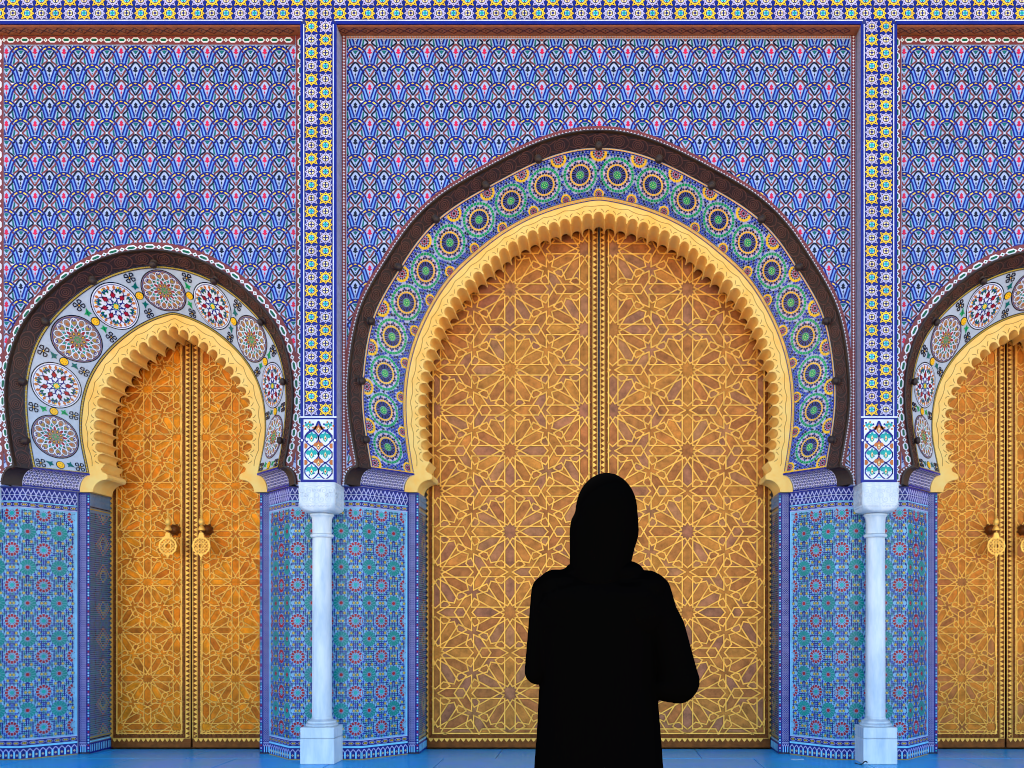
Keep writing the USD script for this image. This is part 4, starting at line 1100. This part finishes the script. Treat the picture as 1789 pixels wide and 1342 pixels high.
    for k in range(int((ztop - .1) / sp_)):
        z = .125 + k * sp_; stud(xi + sg * .068, z); stud(xo_ - sg * .036, z)
        for q, xx_ in ((1, xi + sg * .047), (-1, xo_ - sg * .012)):
            th.prism(Polygon([(xx_, z - sp_ * .42), (xx_, z + sp_ * .42), (xx_ - sg * .034 * (1 if q > 0 else -.5), z)]), P['YEL'], .009, -.001)
    n = int((x1 - x0 - .05) / sp_)
    for k in range(n):
        x = x0 + .04 + k * sp_; stud(x, .122)
        th.prism(Polygon([(x - sp_ * .44, .098), (x + sp_ * .44, .098), (x + sp_ * .25, .080), (x, .068), (x - sp_ * .25, .080)]), P['YEL'], .009, -.001)
    for a, b_ in ((xi + sg * .052, xi + sg * .055), (xi + sg * .006, xi + sg * .011), (xo_ - sg * .022, xo_ - sg * .019)): rail.prism(box(min(a, b_), .10, max(a, b_), ztop), P['YEL'], .010, -.001)
    rail.prism(box(x0 + .012, .100, x1 - .012, .104), P['YEL'], .010, -.001)
    for nm, so, mt in (('stud', st, 'dark_brass'), ('tooth_moulding', th, 'strap'), ('rail', rail, 'strap')):
        V, F, _ = so.merged(fn=pl); solid(t, nm, (V, F), M[mt], kind='stuff' if nm != 'rail' else None)
    solid(t, 'kick_plate', bx(x0 - X0 + .008, x1 - X0 - .008, -.004, -.0005, .014, .064), M['dark_brass'])
    if knock: knocker(t, knock - X0)
    return t

def knocker(t, x):
    z = 2.10
    k = t + '/' + numbered_child(t, 'knocker')
    UsdGeom.Xform.Define(stage, k)
    fl = Soup(); fl.prism(Polygon([(x + (.062 if i % 2 else .048) * math.cos(i * PI4 / 2), z + (.062 if i % 2 else .048) * math.sin(i * PI4 / 2)) for i in range(16)]), P['YEL'], .018, .002)
    V, F, _ = fl.merged(fn=plane(0)); solid(k, 'flange', (V, F), M['dark_brass'])
    V, F = lathe([(.046, .0), (.050, .012), (.046, .035), (.034, .055), (.016, .066), (.001, .070)], 24); solid(k, 'boss', (np.c_[V[:, 0] + x, -.018 - V[:, 2], V[:, 1] + z], F), M['dark_brass'], smooth=50)
    solid(k, 'arm', bx(x - .012, x + .012, -.165, -.07, z - .018, z + .006, .004), M['dark_brass'])
    V, F = lathe([(.022, -.03), (.034, -.025), (.034, -.012), (.024, -.008), (.026, .0), (.020, .012), (.012, .018), (.024, .036), (.028, .056), (.022, .078), (.009, .092), (.016, .102), (.008, .112), (.011, .122), (.005, .134), (.003, .17), (.001, .175)], 20)
    solid(k, 'finial', (V + [x, -.150, z + .01], F), M['strap'], smooth=40)
    c = (x, z - .165); R_ = .083
    out = Polygon([(c[0] + (R_ if i % 2 else R_ * 1.08) * math.cos(i * math.pi / 12), c[1] + (R_ if i % 2 else R_ * 1.08) * math.sin(i * math.pi / 12)) for i in range(24)])
    out = out.union(Polygon([(c[0] - .034, c[1] + .062), (c[0] - .018, c[1] + .125), (c[0] + .018, c[1] + .125), (c[0] + .034, c[1] + .062)])).union(Polygon([(c[0] - .03, c[1] - .06), (c[0], c[1] - .118), (c[0] + .03, c[1] - .06)]))
    rim = out.difference(ngon(*c, R_ * .88, 24)); bars = []
    for i in range(-3, 4):
        for a in (PI4, -PI4, 0, 2 * PI4):
            if a in (0, 2 * PI4) and i % 2 == 0: continue
            o = i * .024; e = (math.cos(a), math.sin(a)); m_ = (c[0] - e[1] * o, c[1] + e[0] * o)
            bars.append(LineString([(m_[0] - e[0] * R_, m_[1] - e[1] * R_), (m_[0] + e[0] * R_, m_[1] + e[1] * R_)]).buffer(.0024, cap_style='flat'))
    latt = unary_union(bars + [ngon(*c, .034, 20)]).difference(ngon(*c, .025, 20)).intersection(ngon(*c, R_, 24))
    s = Soup(); s.prism(unary_union([rim, latt]).difference(ngon(*c, .025, 20)), P['YEL'], .016, 0, True); V, F, _ = s.merged(fn=plane(-.142)); solid(k, 'pierced_plate', (V, F), M['strap'])
def numbered_child(t, n): return numbered(t + '/' + n).split('/')[-1]

TC = (lin((160, 98, 52)), lin((186, 122, 50)), lin((142, 98, 84)))
TS = (lin((216, 132, 16)), lin((198, 106, 12)), lin((156, 82, 20)))
for sg, lab in ((-1, 'left leaf of the large middle brass door, star strapwork on copper plates'), (1, 'right leaf of the large middle brass door, partly behind the person in black')):
    x0, x1 = (.006, 1.652) if sg > 0 else (-1.652, -.006)
    leaf_door(x0, x1, 0, -sg, 5.06, .718, .388, sg * .852, 2.086, False, .0138, TC, lab, AC)
for ax, A, side_l in ((-SIDE, AL, 'left'), (SIDE, AR, 'right')):
    for sg in (-1, 1):
        x0, x1 = (ax + .005, ax + .778) if sg > 0 else (ax - .778, ax - .005)
        if x0 > 4.9: continue
        if side_l == 'left': lab = ('left' if sg < 0 else 'right') + ' leaf of the golden door in the small left gate, pierced knocker on it'
        else: lab = ('left leaf of the golden door in the small right gate, pierced knocker on it', 'golden door leaf cut off by the right edge of the photo')[sg > 0]
        leaf_door(x0, x1, ax, -sg, 4.04, .282, .463, ax + sg * .4225, 2.526, True, .0092, TS if side_l == 'left' else [np.array(c) * .5 + np.array(d) * .5 for c, d in zip(TS, TC)], lab, A, knock=ax + sg * .158)

# ---------------------------------------------------------------- person in black, seen from behind
def hull_chain(parts):
    out = None
    for a, ra, b_, rb in parts:
        sa = m3.Manifold.sphere(1, 24).scale(ra if np.ndim(ra) else (ra,) * 3).translate(a); sb = m3.Manifold.sphere(1, 24).scale(rb if np.ndim(rb) else (rb,) * 3).translate(b_)
        h = m3.Manifold.batch_hull([sa, sb]); out = h if out is None else out + h
    return out
def smooth_mesh(m, l=.02, it=12):
    m = m.refine_to_length(l); q = m.to_mesh(); t_ = trimesh.Trimesh(q.vert_properties[:, :3], q.tri_verts); trimesh.smoothing.filter_taubin(t_, lamb=.5, nu=.53, iterations=it); return t_
PX, PY = 0.0, -5.98
pt = thing('person', 'person in black hooded robe seen from behind, standing before the middle door', 'person', (PX, PY, 0))
S = 2.82 / 1600.0
def W2(px, py): return ((px - 1046) * S, 1.2 + (1090 - py) * S)
hx, hz = W2(1058, 895)
# body: head, neck, trunk, arms, legs as one figure
bones = [((hx, .0, hz + .005), (.072, .088, .098), (hx, .035, hz - .05), (.058, .070, .072)), ((hx - .005, -.01, hz - .09), .055, (hx - .01, -.025, 1.30), .06),
         ((-.13, -.01, 1.31), .055, (.15, -.01, 1.31), .055), ((-.09, -.01, 1.24), (.11, .10, .10), (.11, -.01, 1.24), (.11, .10, .10)), ((0.01, -.01, 1.2), (.16, .105, .12), (0.0, .0, .95), (.13, .10, .10)),
         ((0, .0, .95), (.14, .105, .1), (0, -.01, .82), (.165, .115, .10)), ((-.085, 0, .80), .085, (-.09, .01, .46), .058), ((.085, 0, .80), .085, (.09, .01, .46), .058),
         ((-.09, .01, .46), .056, (-.095, -.015, .09), .038), ((.09, .01, .46), .056, (.095, -.015, .09), .038), ((-.095, -.02, .06), .042, (-.105, .12, .035), .033), ((.095, -.02, .06), .042, (.105, .12, .035), .033),
         ((-.155, -.01, 1.30), .052, (-.185, -.02, 1.055), .042), ((-.185, -.02, 1.055), .042, (-.07, .19, 1.06), .028), ((.17, -.01, 1.30), .052, (.262, -.02, 1.01), .042), ((.262, -.02, 1.01), .042, (.09, .20, 1.05), .028)]
for q, hx_ in ((-1, -.07), (1, .09)):                               # hands: palm, four fingers, thumb, closed round a phone
    hy, hzz = (.19, 1.06) if q < 0 else (.20, 1.05)
    bones.append(((hx_, hy, hzz), .024, (hx_ - q * .015, hy + .055, hzz + .035), .022))
    for k in range(4):
        b0 = (hx_ - q * .015 + q * (k - 1.5) * .004, hy + .06, hzz + .015 + k * .016); b1 = (b0[0] - q * .028, b0[1] + .020, b0[2] + .006); b2 = (b1[0] - q * .022, b1[1] - .012, b1[2] + .003)
        bones += [(b0, .0095, b1, .009), (b1, .009, b2, .0078)]
    bones += [((hx_ - q * .005, hy + .03, hzz + .045), .011, (hx_ - q * .022, hy + .045, hzz + .075), .009)]
body = hull_chain(bones)
face = m3.Manifold.batch_hull([m3.Manifold.sphere(.012, 16).translate((hx, .108, hz - .035)), m3.Manifold.sphere(.006, 16).translate((hx, .098, hz + .0))])
body = body + face + m3.Manifold.sphere(1, 16).scale((.020, .006, .006)).translate((hx, .098, hz - .065))
for q in (-1, 1): body = body - m3.Manifold.sphere(.011, 12).translate((hx + q * .027, .092, hz + .005)); body = body + m3.Manifold.sphere(1, 12).scale((.010, .018, .028)).translate((hx + q * .074, .01, hz - .01))
solid(pt, 'body', smooth_mesh(body, .012, 5), M['black'], smooth=True)
# hood with drape over the shoulders
hood = hull_chain([((hx + .003, -.012, hz + .003), (.095, .112, .116), (hx - .0, -.01, hz - .06), (.102, .10, .10)), ((hx - .004, -.012, hz - .05), (.106, .098, .09), (hx - .022, -.02, 1.345), (.088, .09, .085))])
hood = hood - hull_chain([((hx, .14, hz - .01), (.068, .07, .085), (hx, .14, hz - .05), (.06, .07, .07))])
solid(pt, 'hood', smooth_mesh(hood, .016, 12), M['black'], smooth=True)
def at(px, py, y=0.0): x, z = W2(px, py); return (x, y, z)
robe = hull_chain([
    (at(972, 1026), (.06, .09, .055), at(1134, 1030), (.06, .09, .055)),
    (at(1022, 1004), (.07, .085, .045), at(1088, 1004), (.07, .085, .045)),
    (at(990, 1052), (.09, .115, .085), at(1110, 1052), (.09, .115, .085)), (at(1010, 1075), (.135, .12, .12), at(1075, 1075), (.135, .12, .12)),
    (at(1043, 1060), (.19, .125, .12), at(1045, 1200), (.182, .13, .12)), (at(1045, 1200), (.182, .13, .12), at(1046, 1290), (.192, .14, .12)),
    (at(1046, 1290), (.192, .14, .12), (-.0, -.01, .42), (.225, .175, .12)), ((0, -.01, .42), (.225, .175, .12), (0, -.015, .14), (.25, .20, .06)),
    (at(976, 1040), (.062, .075, .062), at(961, 1090), (.066, .07, .07)), (at(961, 1090), (.066, .07, .07), at(960, 1158), (.064, .066, .07)), (at(960, 1158), (.064, .066, .06), (-.075, .165, 1.06), .05),
    (at(1130, 1042), (.066, .075, .062), at(1163, 1106), (.062, .07, .08)), (at(1163, 1106), (.062, .07, .08), at(1184, 1190), (.066, .066, .07)), (at(1184, 1190), (.068, .068, .066), (.10, .17, 1.045), .052),
    (at(1174, 1196), (.062, .066, .056), at(1160, 1200), (.05, .066, .045))])
solid(pt, 'robe', smooth_mesh(robe, .018, 14), M['black'], smooth=True)
for q in (-1, 1):
    sh = hull_chain([((q * .10, -.05, .045), (.042, .045, .04), (q * .108, .13, .035), (.046, .06, .03))]) - m3.Manifold.cube((1, 1, .1), True).translate((0, 0, -.048))
    solid(pt, 'shoe', smooth_mesh(sh, .02, 3), M['black'], smooth=True)
ph = solid('/World', 'phone', bx(-.045, .06, .262, .270, 1.055, 1.13, .002), M['rubber']); UsdGeom.Xformable(ph).AddTranslateOp().Set((PX, PY, 0))
tag(ph, 'black phone held up in front of the person in the black robe', 'phone')

# ---------------------------------------------------------------- small things on the ground
cb = [(PILX - .125, -1.03, .02), (PILX - .135, -1.05, .035), (PILX - .15, -1.04, .03), (PILX - .165, -1.02, .008), (PILX - .20, -.94, .006)]
pts_ = CubicSpline(np.arange(5), np.array(cb))(np.linspace(0, 4, 24)); seg = None
for a, b_ in zip(pts_[:-1], pts_[1:]):
    h = m3.Manifold.batch_hull([m3.Manifold.sphere(.005, 8).translate(tuple(a)), m3.Manifold.sphere(.005, 8).translate(tuple(b_))]); seg = h if seg is None else seg + h
q = seg.to_mesh(); c_ = solid('/World', 'cable', (q.vert_properties[:, :3], q.tri_verts), M['rubber']); tag(c_, 'short black cable end on the paving by the right column pedestal', 'cable')
lt = bx(1.70, 1.81, -.72, -.70, .002, .006, .001); l_ = solid('/World', 'paper_strip', lt, M['marble']); tag(l_, 'thin white scrap of paper on the paving right of the middle door', 'litter')
